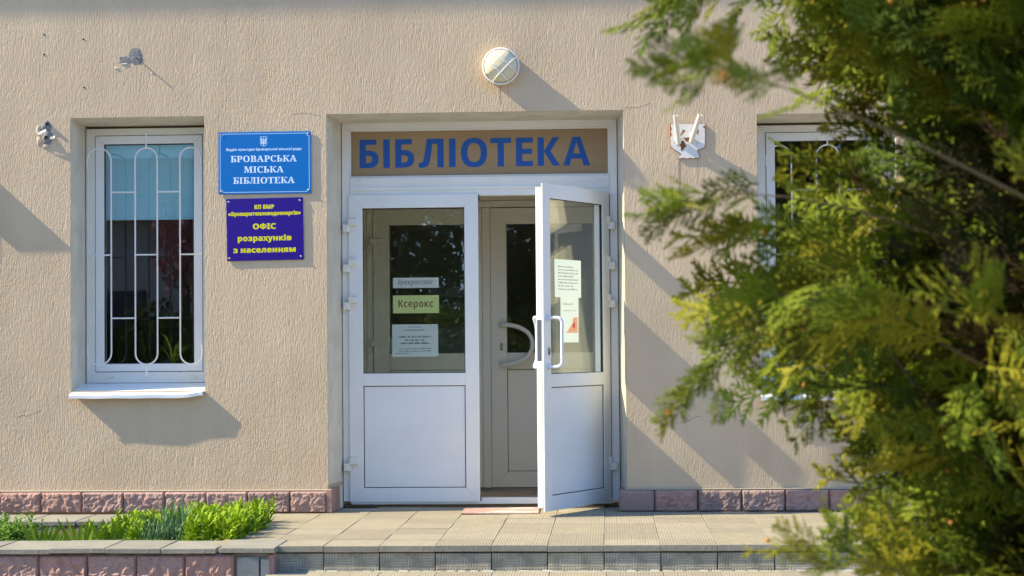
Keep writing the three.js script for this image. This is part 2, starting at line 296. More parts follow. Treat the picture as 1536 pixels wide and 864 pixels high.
{
  const f = mitred(FX0, FX1, 0.0365, FY1, 0.05, 0.05, 0.046, 0.001, -0.455, FZ);
  mesh('jamb', f.left, M.pvc, frame); mesh('jamb', f.right, M.pvc, frame); mesh('head', f.top, M.pvc, frame);
  mesh('transom_rail', [cbox(FX0 + 0.0505, FX1 - 0.0505, 2.052, 2.181, -0.455, FZ, 0.003), cbox(FX0 + 0.052, FX1 - 0.052, 2.094, 2.118, FZ - 0.01, FZ + 0.008, 0.003), cbox(FX0 + 0.052, FX1 - 0.052, 2.136, 2.181, FZ - 0.012, FZ + 0.004, 0.003)], M.pvc, frame);
  mesh('threshold', cbox(FX0 + 0.0505, FX1 - 0.0505, 0.0165, 0.058, -0.455, FZ + 0.004, 0.004), M.pvc, frame);
  mesh('threshold_seal', sbox(FX0 + 0.01, FX1 - 0.01, 0.0012, 0.016, -0.468, FZ - 0.004), M.seal, frame);
  const b = mitred(FX0 + 0.05, FX1 - 0.05, 2.1815, 2.4995, 0.010, 0.010, 0.010, 0.010, FZ - 0.03, FZ - 0.008, 0.002);
  mesh('glazing_bead', [b.left, b.right, b.top, b.bottom], M.pvc, frame);
  mesh('gap_shade_strip', sbox(-0.0655, -0.0575, 0.06, 2.05, FZ - 0.02, FZ + 0.010), M.gasket, frame);  // black strip painting in the dark gap between open leaf and jamb
  mesh('drain_cap', cbox(-1.735, -1.69, 2.150, 2.158, FZ + 0.002, FZ + 0.009, 0.002), M.pvcOld, frame);
  mesh('drain_cap', cbox(-0.135, -0.09, 2.150, 2.158, FZ + 0.002, FZ + 0.009, 0.002), M.pvcOld, frame);
  for (const s of [0, 1]) for (const y of [1.865, 1.60, 1.35, 0.285]) {
    const X = (a, b2) => (s ? [-1.847 - b2, -1.847 - a] : [a, b2]).map((q) => q);   // mirrored about the middle of the door
    const [a0, a1] = X(-1.786, -1.728), [b0, b1] = X(-1.824, -1.786);
    mesh('hinge', [cbox(a0, a1, y - 0.004, y + 0.042, FZ + 0.001, FZ + 0.044, 0.004), cbox(b0, b1, y - 0.046, y + 0.004, FZ - 0.002, FZ + 0.038, 0.004), rod([s ? -0.0605 : -1.7865, y - 0.046, FZ + 0.026], [s ? -0.0605 : -1.7865, y + 0.04, FZ + 0.026], 0.010, 10)], M.pvcOld, frame);
  }
}
// door leaves: local x from -W (free edge) to 0 (hinge), outer face at z = 0
const LW = 0.8618, LH = 2.0304, LB = 0.0333;
function doorLeaf(mirror) {
  const g = group('door_leaf', bld), k = mirror ? -1 : 1;
  const put = (n, geo, m) => { const list = Array.isArray(geo) ? geo : [geo]; const o = merge(list); if (mirror) { o.scale(-1, 1, 1); const p = o.attributes.position, nn = o.attributes.normal, uv = o.attributes.uv; for (let i = 0; i < p.count; i += 3) for (const at of [p, nn, uv]) { const c = at.itemSize; for (let q = 0; q < c; q++) { const t1 = at.array[(i + 1) * c + q]; at.array[(i + 1) * c + q] = at.array[(i + 2) * c + q]; at.array[(i + 2) * c + q] = t1; } } } return mesh(n, o, m, g); };
  const sl = 0.092, sr = 0.093, st = 0.088, sb = 0.093;                     // member widths
  const y0 = 0, y1 = LH;
  const f = mitred(-LW, 0, y0, y1, sl, sr, st, sb, -0.011, 0);              // outer flange
  put('stile', f.left, M.pvc); put('stile', f.right, M.pvc); put('top_rail', f.top, M.pvc); put('bottom_rail', f.bottom, M.pvc);
  put('lock_rail', cbox(-LW + sl, -sr, 0.766, 0.848, -0.016, -0.0008, 0.0025), M.pvc);
  put('leaf_core', [cbox(-LW + 0.02, -LW + sl, 0.02, LH - 0.022, -0.064, -0.0235, 0.002), cbox(-sr, -0.02, 0.02, LH - 0.022, -0.064, -0.0235, 0.002), cbox(-LW + sl, -sr, LH - st, LH - 0.022, -0.064, -0.0235, 0.002), cbox(-LW + sl, -sr, 0.02, sb, -0.064, -0.0235, 0.002), cbox(-LW + sl, -sr, 0.766, 0.848, -0.064, -0.0235, 0.002)], M.pvc);
  put('gasket', [sbox(-LW + 0.016, -LW + sl - 0.004, 0.010, LH - 0.010, -0.0235, -0.011), sbox(-sr + 0.004, -0.012, 0.010, LH - 0.010, -0.0235, -0.011), sbox(-LW + sl - 0.004, -sr + 0.004, LH - st + 0.004, LH - 0.010, -0.0235, -0.011), sbox(-LW + sl - 0.004, -sr + 0.004, 0.010, sb - 0.004, -0.0235, -0.011), sbox(-LW + sl - 0.004, -sr + 0.004, 0.770, 0.844, -0.0235, -0.016)], M.gasket);
  const b1 = mitred(-LW + sl, -sr, 0.848, LH - st, 0.004, 0.004, 0.004, 0.004, -0.020, -0.006, 0.001), b2 = mitred(-LW + sl, -sr, sb, 0.766, 0.004, 0.004, 0.004, 0.004, -0.020, -0.006, 0.001);
  put('glass_seal', [b1.left, b1.right, b1.top, b1.bottom, b2.left, b2.right, b2.top, b2.bottom], M.gasket);
  put('pane', [sbox(-LW + sl + 0.002, -sr - 0.002, 0.850, LH - st - 0.002, -0.017, -0.013)], M.glass);
  put('pane', [sbox(-LW + sl + 0.002, -sr - 0.002, 0.850, LH - st - 0.002, -0.043, -0.039)], M.glass);
  put('panel', cbox(-LW + sl + 0.0045, -sr - 0.0045, sb + 0.0045, 0.7615, -0.046, -0.009, 0.002), M.panel);
  return { g, put };
}
const lf = doorLeaf(true); lf.g.position.set(-1.787, LB, -0.370);          // closed leaf, hinged on the left jamb
lf.put('bolt_guide', cbox(-LW - 0.0075, -LW - 0.001, 0.006, 0.045, -0.012, -0.002, 0.001), M.gasket);
lf.put('bolt_guide', cbox(-LW - 0.0075, -LW - 0.001, LH - 0.045, LH - 0.006, -0.012, -0.002, 0.001), M.gasket);
const rt = doorLeaf(false); rt.g.position.set(-0.0602, LB, -0.370); rt.g.rotation.y = 1.073;   // open leaf
lf.g.userData.label = 'closed white half glazed door leaf'; rt.g.userData.label = 'open white half glazed door leaf with pull handle';
rt.put('lock_plate', cbox(-LW + 0.0175, -LW + 0.0201, 0.93, 1.185, -0.058, -0.030, 0.0008), M.darkMetal);
rt.put('handle', [tube([[-0.815, 1.195, 0.0005], [-0.815, 1.197, 0.05], [-0.812, 1.192, 0.085], [-0.806, 1.172, 0.098], [-0.806, 1.12, 0.098], [-0.806, 0.96, 0.098], [-0.806, 0.92, 0.098], [-0.812, 0.898, 0.085], [-0.815, 0.893, 0.05], [-0.815, 0.895, 0.0005]], 0.0108, 60, 12), rod([-0.815, 1.195, 0], [-0.815, 1.195, 0.009], 0.02, 16), rod([-0.815, 0.895, 0], [-0.815, 0.895, 0.009], 0.02, 16)], M.handle);
rt.put('handle', [tube([[-0.812, 1.195, -0.0635], [-0.812, 1.199, -0.090], [-0.806, 1.192, -0.099], [-0.785, 1.15, -0.098], [-0.780, 1.10, -0.097], [-0.780, 0.98, -0.097], [-0.785, 0.93, -0.098], [-0.806, 0.897, -0.099], [-0.812, 0.890, -0.090], [-0.812, 0.894, -0.0635]], 0.0115, 60, 12)], M.handle);
rt.put('lock_cylinder', [cbox(-0.813, -0.793, 0.965, 1.012, 0.0005, 0.006, 0.003), rod([-0.803, 0.995, 0.004], [-0.803, 0.995, 0.0105], 0.0075, 14)], M.metal);
rt.put('keyhole', cbox(-0.8045, -0.8015, 0.972, 0.992, 0.0062, 0.0108, 0.0005), M.gasket);

// inner door: frame, two leaves, bow handle
const inner = group('inner_door_frame', bld);
mesh('jamb', cbox(-1.828, -1.782, 0.014, 2.112, -1.665, -1.597, 0.003), M.innerDoor, inner); mesh('jamb', cbox(-0.066, -0.022, 0.014, 2.112, -1.665, -1.597, 0.003), M.innerDoor, inner);
mesh('head', cbox(-1.781, -0.067, 2.062, 2.112, -1.665, -1.597, 0.003), M.innerDoor, inner);
mesh('mullion', cbox(-0.985, -0.925, 0.030, 2.061, -1.665, -1.592, 0.003), M.innerDoor, inner);
mesh('threshold', cbox(-1.781, -0.067, 0.0125, 0.029, -1.665, -1.597, 0.003), M.metal, inner);
function innerLeaf(x0, x1, label) {
  const g = group('inner_door_leaf', bld); g.userData.label = label;
  const f = mitred(x0, x1, 0.033, 2.056, 0.115, 0.115, 0.115, 0.115, -1.655, -1.585);
  mesh('stile', f.left, M.innerDoor, g); mesh('stile', f.right, M.innerDoor, g); mesh('top_rail', f.top, M.innerDoor, g); mesh('bottom_rail', f.bottom, M.innerDoor, g);
  mesh('lock_rail', cbox(x0 + 0.115, x1 - 0.115, 0.885, 1.005, -1.655, -1.586, 0.003), M.innerDoor, g);
  mesh('panel', cbox(x0 + 0.119, x1 - 0.119, 0.152, 0.881, -1.640, -1.597, 0.002), M.innerDoor, g);
  mesh('pane', sbox(x0 + 0.116, x1 - 0.116, 1.006, 1.940, -1.625, -1.620), M.glass, g);
  return g;
}
const il = innerLeaf(-1.779, -0.987, 'closed inner door leaf behind the closed outer leaf'), ir = innerLeaf(-0.923, -0.068, 'inner door leaf with bow handle behind the open outer leaf');
mesh('handle', [tube([[-0.848, 1.205, -1.584], [-0.845, 1.207, -1.545], [-0.80, 1.207, -1.525], [-0.72, 1.19, -1.515], [-0.645, 1.14, -1.51], [-0.618, 1.065, -1.51], [-0.645, 0.99, -1.51], [-0.72, 0.94, -1.515], [-0.80, 0.922, -1.525], [-0.845, 0.922, -1.545], [-0.848, 0.924, -1.584]], 0.0165, 70, 12)], M.pvcOld, ir);
mesh('lock_cylinder', [cbox(-0.858, -0.838, 1.02, 1.075, -1.5845, -1.578, 0.003)], M.metal, ir);
for (const y of [1.80, 0.35]) mesh('hinge', [cbox(-1.80, -1.725, y, y + 0.045, -1.584, -1.562, 0.004), cbox(-1.825, -1.79, y - 0.045, y - 0.002, -1.596, -1.566, 0.004)], M.innerDoor, il);
mesh('hinge', [cbox(-1.80, -1.725, 1.06, 1.105, -1.584, -1.562, 0.004), cbox(-1.825, -1.79, 1.015, 1.058, -1.596, -1.566, 0.004)], M.innerDoor, il);

// windows with welded grilles
const blindT = tex(128, 128, (u, v) => { const k = 0.92 + 0.08 * vnoise(u * 64, v * 64, 64, 64, 301) + 0.05 * fbm(u, v, 4, 302, 3); return [toS(0.21 * k), toS(0.52 * k), toS(0.66 * k)]; });
M.blind = std(0xffffff, 0.9, { map: rep(blindT, 4, 4) });
function makeWindow(dx, dy, label, blind) {
  const w = group('window', bld, [dx, dy, 0]); w.userData.label = label;
  const z = -0.30, x0 = -3.533, x1 = -2.683, y0 = 0.832, y1 = 2.520;       // outer frame at its plane
  mesh('reveal', [prism([[WX0 + 0.001, -0.0015], [x0 + 0.002, z - 0.06], [WX0 + 0.001, z - 0.06]], WY0 + 0.001, WY1 - 0.001, 'y'), prism([[WX1 - 0.001, -0.0015], [x1 - 0.002, z - 0.06], [WX1 - 0.001, z - 0.06]], WY0 + 0.001, WY1 - 0.001, 'y'), prism([[WY1 - 0.001, -0.0015], [y1 + 0.012, z - 0.06], [WY1 - 0.001, z - 0.06]], WX0 + 0.002, WX1 - 0.002, 'x')], M.reveal, w);
  mesh('foam_joint', [sbox(x0 + 0.004, x1 - 0.004, y1 - 0.001, y1 + 0.011, z - 0.055, z - 0.012), sbox(x0 - 0.001, x0 + 0.004, y0, y1, z - 0.055, z - 0.014)], M.seal, w);
  const f = mitred(x0 + 0.004, x1 - 0.004, y0, y1, 0.06, 0.06, 0.045, 0.072, z - 0.06, z);
  mesh('frame', [f.left, f.right, f.top, f.bottom, cbox(x0 + 0.006, x0 + 0.028, y0, y1, z - 0.002, z + 0.012, 0.003), cbox(x0 + 0.029, x1 - 0.029, y1 - 0.022, y1, z - 0.002, z + 0.012, 0.003), cbox(x0 + 0.029, x1 - 0.029, y0 + 0.001, y0 + 0.02, z - 0.002, z + 0.012, 0.003), cbox(x1 - 0.028, x1 - 0.006, y0, y1, z - 0.002, z + 0.012, 0.003)], M.pvcOld, w);
  const s = mitred(x0 + 0.068, x1 - 0.068, y0 + 0.076, y1 - 0.049, 0.056, 0.056, 0.054, 0.050, z - 0.055, z + 0.004);
  mesh('sash', [s.left, s.right, s.top, s.bottom], M.pvc, w);
  const b = mitred(x0 + 0.124, x1 - 0.124, y0 + 0.126, y1 - 0.103, 0.005, 0.005, 0.005, 0.005, z - 0.025, z - 0.004, 0.001);
  mesh('glass_seal', [b.left, b.right, b.top, b.bottom], M.gasket, w);
  mesh('pane', sbox(x0 + 0.126, x1 - 0.126, y0 + 0.128, y1 - 0.105, z - 0.026, z - 0.022), M.glass, w);
  mesh('drain_cap', cbox(-3.385, -3.345, y0 + 0.036, y0 + 0.046, z, z + 0.008, 0.002), M.pvcOld, w); mesh('drain_cap', cbox(-2.83, -2.79, y0 + 0.036, y0 + 0.046, z, z + 0.008, 0.002), M.pvcOld, w);
  if (blind) mesh('roller_blind', [sbox(x0 + 0.10, x1 - 0.10, 1.925, y1 - 0.07, z - 0.079, z - 0.077), rod([x0 + 0.10, 1.922, z - 0.078], [x1 - 0.10, 1.922, z - 0.078], 0.007, 8)], M.blind, w);
  mesh('inner_sill', cbox(x0 - 0.05, x1 + 0.05, y0 - 0.03, y0 + 0.005, z - 0.45, z - 0.062, 0.006), M.white, w);
  // bent sheet sill: slopes out, front edge folded down, one end curled up a little
  const sl = new THREE.BufferGeometry(), P = [], I = [], N = 28;
  const prof = [[-0.355 + 0.04, 0.838], [-0.30, 0.832], [-0.12, 0.803], [0.012, 0.774], [0.042, 0.765], [0.048, 0.761], [0.0485, 0.741], [0.042, 0.739]];
  for (let i = 0; i <= N; i++) for (const [pz, py] of prof) { const t = i / N, x = WX0 + 0.0025 + (WX1 - WX0 - 0.005) * t, end = smooth(0.86, 1, t); P.push(x + (pz > 0.04 ? -0.006 * smooth(0.97, 1, t) : 0), py + (pz > 0 ? 0.018 * end * (pz > 0.03 ? 1 : 0.3) + 0.0012 * Math.sin(t * 23) : 0), pz - (pz > 0.03 ? 0.012 * end + 0.003 * Math.sin(t * 9 + 1) - 0.008 * (1 - t) : 0)); }
  const L = prof.length; for (let i = 0; i < N; i++) for (let j = 0; j < L - 1; j++) { const a = i * L + j; I.push(a, a + 1, a + L, a + 1, a + L + 1, a + L); }
  sl.setAttribute('position', new THREE.Float32BufferAttribute(P, 3)); sl.setIndex(I); const s2 = sl.toNonIndexed(); s2.computeVertexNormals(); boxUV(s2);
  const s3 = s2.clone(); s3.translate(0, -0.0012, -0.0012);
  mesh('sill', [s2, s3], M.sill, w);
  // grille
  const gz = -0.14, r = 0.0055, X = [-3.477, -3.318, -3.159, -3.013, -2.863, -2.722], cT = 2.372, cB = 0.955, bars = [];
  const arch = (a, b2, top) => { const q = [], m = (a + b2) / 2, R = (b2 - a) / 2; for (let i = 0; i <= 12; i++) { const an = Math.PI * i / 12; q.push([m - R * Math.cos(an), top ? cT - R + R * Math.sin(an) * 1.0 : cB + R - R * Math.sin(an), gz]); } return q; };
  bars.push(tube([...arch(X[2], X[3], true)], r, 30), tube(arch(X[2], X[3], false), r, 30), tube([[X[0], cT - 0.13, gz], ...arch(X[0], X[1], true)], r, 30), tube([[X[0], cB + 0.13, gz], ...arch(X[0], X[1], false)], r, 30), tube([...arch(X[4], X[5], true), [X[5], cT - 0.13, gz]], r, 30), tube([...arch(X[4], X[5], false), [X[5], cB + 0.13, gz]], r, 30));
  const R1 = (X[1] - X[0]) / 2, R2 = (X[3] - X[2]) / 2, R3 = (X[5] - X[4]) / 2;
  [[1, R1], [2, R2], [3, R2], [4, R3]].forEach(([i, R]) => bars.push(rod([X[i], cB + R, gz], [X[i], cT - R, gz], r)));
  const H = (a, b2, y) => bars.push(rod([a, y, gz], [b2, y, gz], r * 0.95));
  H(X[1], X[2], 2.083); H(X[3], X[4], 2.083); H(-3.472, X[1], 1.672); H(X[2], X[3], 1.672); H(X[4], -2.72, 1.672); H(X[1], X[2], 1.258); H(X[3], X[4], 1.258);
  bars.push(rod([-3.086, cT - 0.002, gz], [-3.086, 2.468, gz], r), rod([-3.086, 0.874, gz], [-3.086, cB, gz], r));
  for (const bgeo of bars) mesh('grille_bar', bgeo, M.grille, w);
  return w;
}
makeWindow(0, 0, 'white window with arched grille beside the blue signs', true);
makeWindow(WDX, WDY, 'white window with arched grille partly behind the thuja', false);

// wall damage: chipped plaster, drilled holes, hairline streaks of rust
function chip(x, y, w, h, seed, mat, dz = 0.004) {
  const n = 18, pts = [], P = [], I = [];
  for (let i = 0; i < n; i++) { const a = i / n * 2 * Math.PI, q = 0.6 + 0.55 * vnoise(i * 0.9, seed, 99, 99, 401) + 0.25 * vnoise(i * 2.3, seed, 99, 99, 402); pts.push([x + Math.cos(a) * w / 2 * q, y + Math.sin(a) * h / 2 * q]); }
  P.push(x, y, dz); for (const [a, b] of pts) P.push(a * 0.6 + x * 0.4, b * 0.6 + y * 0.4, dz * (0.5 + 0.9 * hash(Math.round(a * 9999), Math.round(b * 9999), 3))); for (const [a, b] of pts) P.push(a, b, 0.0006);
  for (let i = 0; i < n; i++) { const j = (i + 1) % n; I.push(0, 1 + i, 1 + j, 1 + i, 1 + n + i, 1 + n + j, 1 + i, 1 + n + j, 1 + j); }
  const g = new THREE.BufferGeometry(); g.setAttribute('position', new THREE.Float32BufferAttribute(P, 3)); g.setIndex(I); const f = g.toNonIndexed(); f.computeVertexNormals(); boxUV(f);
  return mesh('plaster_chip', f, mat, bld);
}
M.chipGrey = std(lin(0.20, 0.20, 0.205), 0.95, { bumpMap: rep(fineH, 6, 6), bumpScale: 0.003 }); M.chipPale = std(lin(0.62, 0.60, 0.56), 0.95, { bumpMap: rep(fineH, 6, 6), bumpScale: 0.003 }); M.hole = std(lin(0.02, 0.018, 0.015), 1); M.rust = std(lin(0.20, 0.075, 0.02), 0.9);
chip(-3.112, 2.955, 0.082, 0.105, 1, M.chipGrey, 0.003); chip(-3.185, 2.925, 0.075, 0.05, 2, M.chipGrey, 0.002); chip(-3.215, 2.945, 0.02, 0.018, 3, M.chipGrey, 0.002); chip(-3.185, 2.905, 0.055, 0.010, 4, M.chipPale, 0.004); chip(-3.245, 2.878, 0.03, 0.012, 5, M.chipPale, 0.004); chip(-3.01, 2.845, 0.018, 0.012, 6, M.chipPale, 0.003);
for (const [x, y] of [[-3.72, 3.105], [-3.46, 3.07], [-3.72, 2.975], [-3.455, 2.755]]) mesh('drill_hole', (() => { const g = new THREE.CylinderGeometry(0.006, 0.006, 0.002, 10); g.rotateX(Math.PI / 2); g.translate(x, y, 0.0012); return g; })(), M.hole, bld);
mesh('plaster_bolt', [rod([-3.105, 2.935, 0.0], [-3.103, 2.938, 0.035], 0.005)], M.rust, bld);

function crack(pts) { const P = [], I = []; pts.forEach(([x, y], i) => { const w = 0.0011 * (0.6 + 0.8 * hash(i, 3, 5)) * (i === 0 || i === pts.length - 1 ? 0.3 : 1); P.push(x, y + w, 0.0007, x + 0.0006, y - w, 0.0007); if (i) { const a = (i - 1) * 2; I.push(a, a + 1, a + 2, a + 1, a + 3, a + 2); } }); const g = new THREE.BufferGeometry(); g.setAttribute('position', new THREE.Float32BufferAttribute(P, 3)); g.setIndex(I); const f = g.toNonIndexed(); f.computeVertexNormals(); mesh('hairline_crack', boxUV(f), M.crack, bld); }
M.crack = std(lin(0.16, 0.13, 0.10), 1);
{ const r = mulberry(515), walk = (x, y, dx, dy, n) => { const q = [[x, y]]; for (let i = 0; i < n; i++) { x += dx * rr(0.4, 1.5, r); y += dy * rr(0.2, 1.8, r) + rr(-0.008, 0.008, r); q.push([x, y]); } crack(q); };
  walk(0.31, 0.545, 0.014, 0.006, 14); walk(0.40, 0.545, 0.006, -0.017, 7); walk(-2.10, 2.56, 0.02, -0.002, 11); walk(0.04, 2.575, 0.022, 0.004, 9); walk(-3.9, 0.62, 0.016, 0.003, 10); }

/* ------------------------------------------------------------------ lettered board in the transom */
const font = await new FontLoader().loadAsync('fonts/droid/droid_sans_bold.typeface.json');
const plyT = tex(1024, 256, (u, v) => { const w = fbm(u, v, 4, 501, 4), g = vnoise(u * 9 + w * 3, v * 46 + w * 7, 4096, 4096, 505), f = vnoise(u * 60, v * 300, 4096, 4096, 506), k = 0.80 + 0.24 * w + 0.05 * (g - 0.5) + 0.04 * (f - 0.5); return [toS(0.36 * k), toS(0.248 * k), toS(0.128 * k)]; });
{
  const b = tag(group('transom_sign', scene, [0, 0, 0]), 'plywood board above the door lettered in large blue capitals', 'sign');
  const brd = mesh('board', sbox(FX0 + 0.053, FX1 - 0.053, 2.184, 2.497, -0.432, -0.420), std(0xffffff, 0.42, { map: rep(plyT, 0.58, 3.1) }), b);
  const blue = std(lin(0.002, 0.082, 0.37), 0.6);
  const word = 'БІБЛІОТЕКА', size = 0.182, sx = 1.0; let x = 0; const at = [];
  for (const ch of word) { const g = ch === 'І' ? sbox(0, 0.040, 0, 0.1815, 0, 0.0015) : new TextGeometry(ch, { font, size, depth: 0.0015, curveSegments: 10, bevelEnabled: false }); g.computeBoundingBox(); const bb = g.boundingBox; at.push([g, x - bb.min.x]); x += bb.max.x - bb.min.x + (ch === 'Л' || ch === 'І' ? 0.034 : ch === 'О' || ch === 'К' ? 0.020 : 0.030); }
  const total = x - 0.03, x0 = -1.716, k = 1.532 / total;
  const bb0 = at[0][0].boundingBox, hy = 0.189 / (bb0.max.y - bb0.min.y);
  for (const [g, dx] of at) { g.translate(dx, 0, 0); g.scale(k, hy, 1); g.translate(x0, 2.2475, -0.4198); mesh('letter', g, blue, b); }
}

/* ------------------------------------------------------------------ signs on the wall */
function roundScrews(parent, list, r = 0.0075) { for (const [x, y, z] of list) { const g = new THREE.SphereGeometry(r, 12, 6, 0, 2 * Math.PI, 0, Math.PI / 2); g.rotateX(Math.PI / 2); g.scale(1, 1, 0.7); g.translate(x, y, z); mesh('screw', g, M.metal, parent); } }
function textFit(x, s, cx, y, width, bold = 0) { const w = x.measureText(s).width; x.save(); x.translate(cx, y); x.scale(width / w, 1); x.textAlign = 'center'; x.fillText(s, 0, 0); if (bold) { x.lineWidth = bold; x.strokeText(s, 0, 0); } x.restore(); }
{
  const W = 0.603, H = 0.402, s = tag(group('library_sign', scene, [-2.275, 2.2495, 0.004]), 'bright blue plate with white lettering and a thin white border', 'sign'); s.rotation.z = 0.001;
  mesh('plate', cbox(-W / 2, W / 2, -H / 2, H / 2, 0, 0.0055, 0.0012), phys(lin(0.0, 0.150, 0.48), 0.3, { clearcoat: 0.3 }), s);
  const t = canvasTex(1206, 804, (x, w, h) => {
    x.fillStyle = 'rgb(0,108,184)'; x.fillRect(0, 0, w, h);
    x.strokeStyle = 'rgb(205,228,250)'; x.lineWidth = 6; x.beginPath(); const m = 22, c = 34;
    x.moveTo(m + c, m); x.lineTo(w - m - c, m); x.arc(w - m, m, c, Math.PI, Math.PI / 2, true); x.lineTo(w - m, h - m - c); x.arc(w - m, h - m, c, -Math.PI / 2, Math.PI, true); x.lineTo(m + c, h - m); x.arc(m, h - m, c, 0, -Math.PI / 2, true); x.lineTo(m, m + c); x.arc(m, m, c, Math.PI / 2, 0, true); x.stroke();
    x.fillStyle = 'rgb(226,238,252)'; x.strokeStyle = x.fillStyle;
    // small shield with a trident
    x.lineWidth = 5; x.beginPath(); x.moveTo(548, 62); x.lineTo(632, 62); x.lineTo(632, 150); x.quadraticCurveTo(628, 172, 590, 186); x.quadraticCurveTo(552, 172, 548, 150); x.closePath(); x.stroke();
    x.lineWidth = 8; x.beginPath(); x.moveTo(562, 76); x.lineTo(562, 148); x.lineTo(618, 148); x.lineTo(618, 76); x.moveTo(590, 74); x.lineTo(590, 176); x.moveTo(562, 84); x.quadraticCurveTo(580, 108, 578, 148); x.moveTo(618, 84); x.quadraticCurveTo(600, 108, 602, 148); x.stroke();
    x.font = 'bold 42px sans-serif'; textFit(x, 'Відділ культури Броварської міської ради', 592, 240, 990);
    x.font = 'bold 112px serif'; textFit(x, 'БРОВАРСЬКА', 588, 388, 868); textFit(x, 'МІСЬКА', 590, 528, 522); textFit(x, 'БІБЛІОТЕКА', 590, 670, 808);
  });
  const f = mesh('printed_face', new THREE.PlaneGeometry(W - 0.003, H - 0.003), phys(0xffffff, 0.28, { map: t }), s); f.position.z = 0.0059;
  roundScrews(s, [[-W / 2 + 0.017, H / 2 - 0.017, 0.0059], [W / 2 - 0.017, H / 2 - 0.015, 0.0059], [-W / 2 + 0.017, -H / 2 + 0.017, 0.0059], [W / 2 - 0.017, -H / 2 + 0.02, 0.0059]]);
}
{
  const W = 0.499, H = 0.401, s = tag(group('office_sign', scene, [-2.2745, 1.8205, 0.004]), 'dark violet blue plate with yellow lettering under the bright blue plate', 'sign'); s.rotation.z = 0.012;
  mesh('plate', cbox(-W / 2, W / 2, -H / 2, H / 2, 0, 0.005, 0.0012), phys(lin(0.026, 0.009, 0.21), 0.25, { clearcoat: 0.4 }), s);
  const t = canvasTex(998, 802, (x, w, h) => {
    x.fillStyle = 'rgb(44,22,132)'; x.fillRect(0, 0, w, h); x.fillStyle = x.strokeStyle = 'rgb(222,214,24)'; x.lineJoin = 'round'; x.lineWidth = 5;
    x.font = 'bold 72px sans-serif'; textFit(x, 'КП БМР', 492, 134, 262, 5);
    x.font = 'bold 68px sans-serif'; textFit(x, '«Броваритепловодоенергія»', 494, 218, 948, 5);
    x.font = 'bold 96px sans-serif'; textFit(x, 'ОФІС', 490, 396, 306, 5); textFit(x, 'розрахунків', 490, 548, 712, 5); textFit(x, 'з населенням', 490, 700, 824, 5);
  });
  const f = mesh('printed_face', new THREE.PlaneGeometry(W - 0.003, H - 0.003), phys(0xffffff, 0.22, { map: t }), s); f.position.z = 0.0054;
  roundScrews(s, [[-W / 2 + 0.017, H / 2 - 0.02, 0.0054], [W / 2 - 0.02, H / 2 - 0.02, 0.0054], [-W / 2 + 0.017, -H / 2 + 0.017, 0.0054], [W / 2 - 0.018, -H / 2 + 0.02, 0.0054]]);
}

/* ------------------------------------------------------------------ bulkhead lamp */
{
  const l = tag(group('wall_lamp', scene, [-0.742, 2.842, 0.0005]), 'round cream bulkhead lamp with wire guard above the entrance door', 'lamp');
  const lathe = (pts) => { const g = new THREE.LatheGeometry(pts.map(([r, z]) => new THREE.Vector2(r, z)), 48); g.rotateX(Math.PI / 2); return g; };
  mesh('base', lathe([[0, 0], [0.108, 0], [0.112, 0.004], [0.112, 0.045], [0.118, 0.05], [0.119, 0.058], [0.108, 0.062], [0.0, 0.062]]), std(lin(0.70, 0.64, 0.50), 0.5), l);
  mesh('diffuser', lathe([[0.106, 0.0625], [0.105, 0.075], [0.098, 0.092], [0.082, 0.108], [0.058, 0.119], [0.03, 0.124], [0.0005, 0.126]]), phys(lin(0.62, 0.56, 0.38), 0.28, { clearcoat: 0.3 }), l);
  mesh('guard_ring', (() => { const g = new THREE.TorusGeometry(0.1135, 0.0062, 10, 56); g.translate(0, 0, 0.066); return g; })(), M.white, l);
  const wire = (ang, off, m) => { const q = []; const c = Math.sqrt(0.1135 ** 2 - off * off); for (let i = 0; i <= 16; i++) { const t = -1 + 2 * i / 16, a = t * c, rad = Math.hypot(a, off), zz = 0.068 + 0.068 * Math.sqrt(Math.max(0, 1 - (rad / 0.1136) ** 2.4)); q.push([a * Math.cos(ang) - off * Math.sin(ang), a * Math.sin(ang) + off * Math.cos(ang), zz]); } mesh('guard_wire', tube(q, 0.0032, 30, 6), m, l); };
  const A = 0.80; wire(A, -0.035, M.white); wire(A, 0.038, M.white); wire(A - Math.PI / 2, 0.036, M.white); wire(A - Math.PI / 2, -0.036, M.white);
}

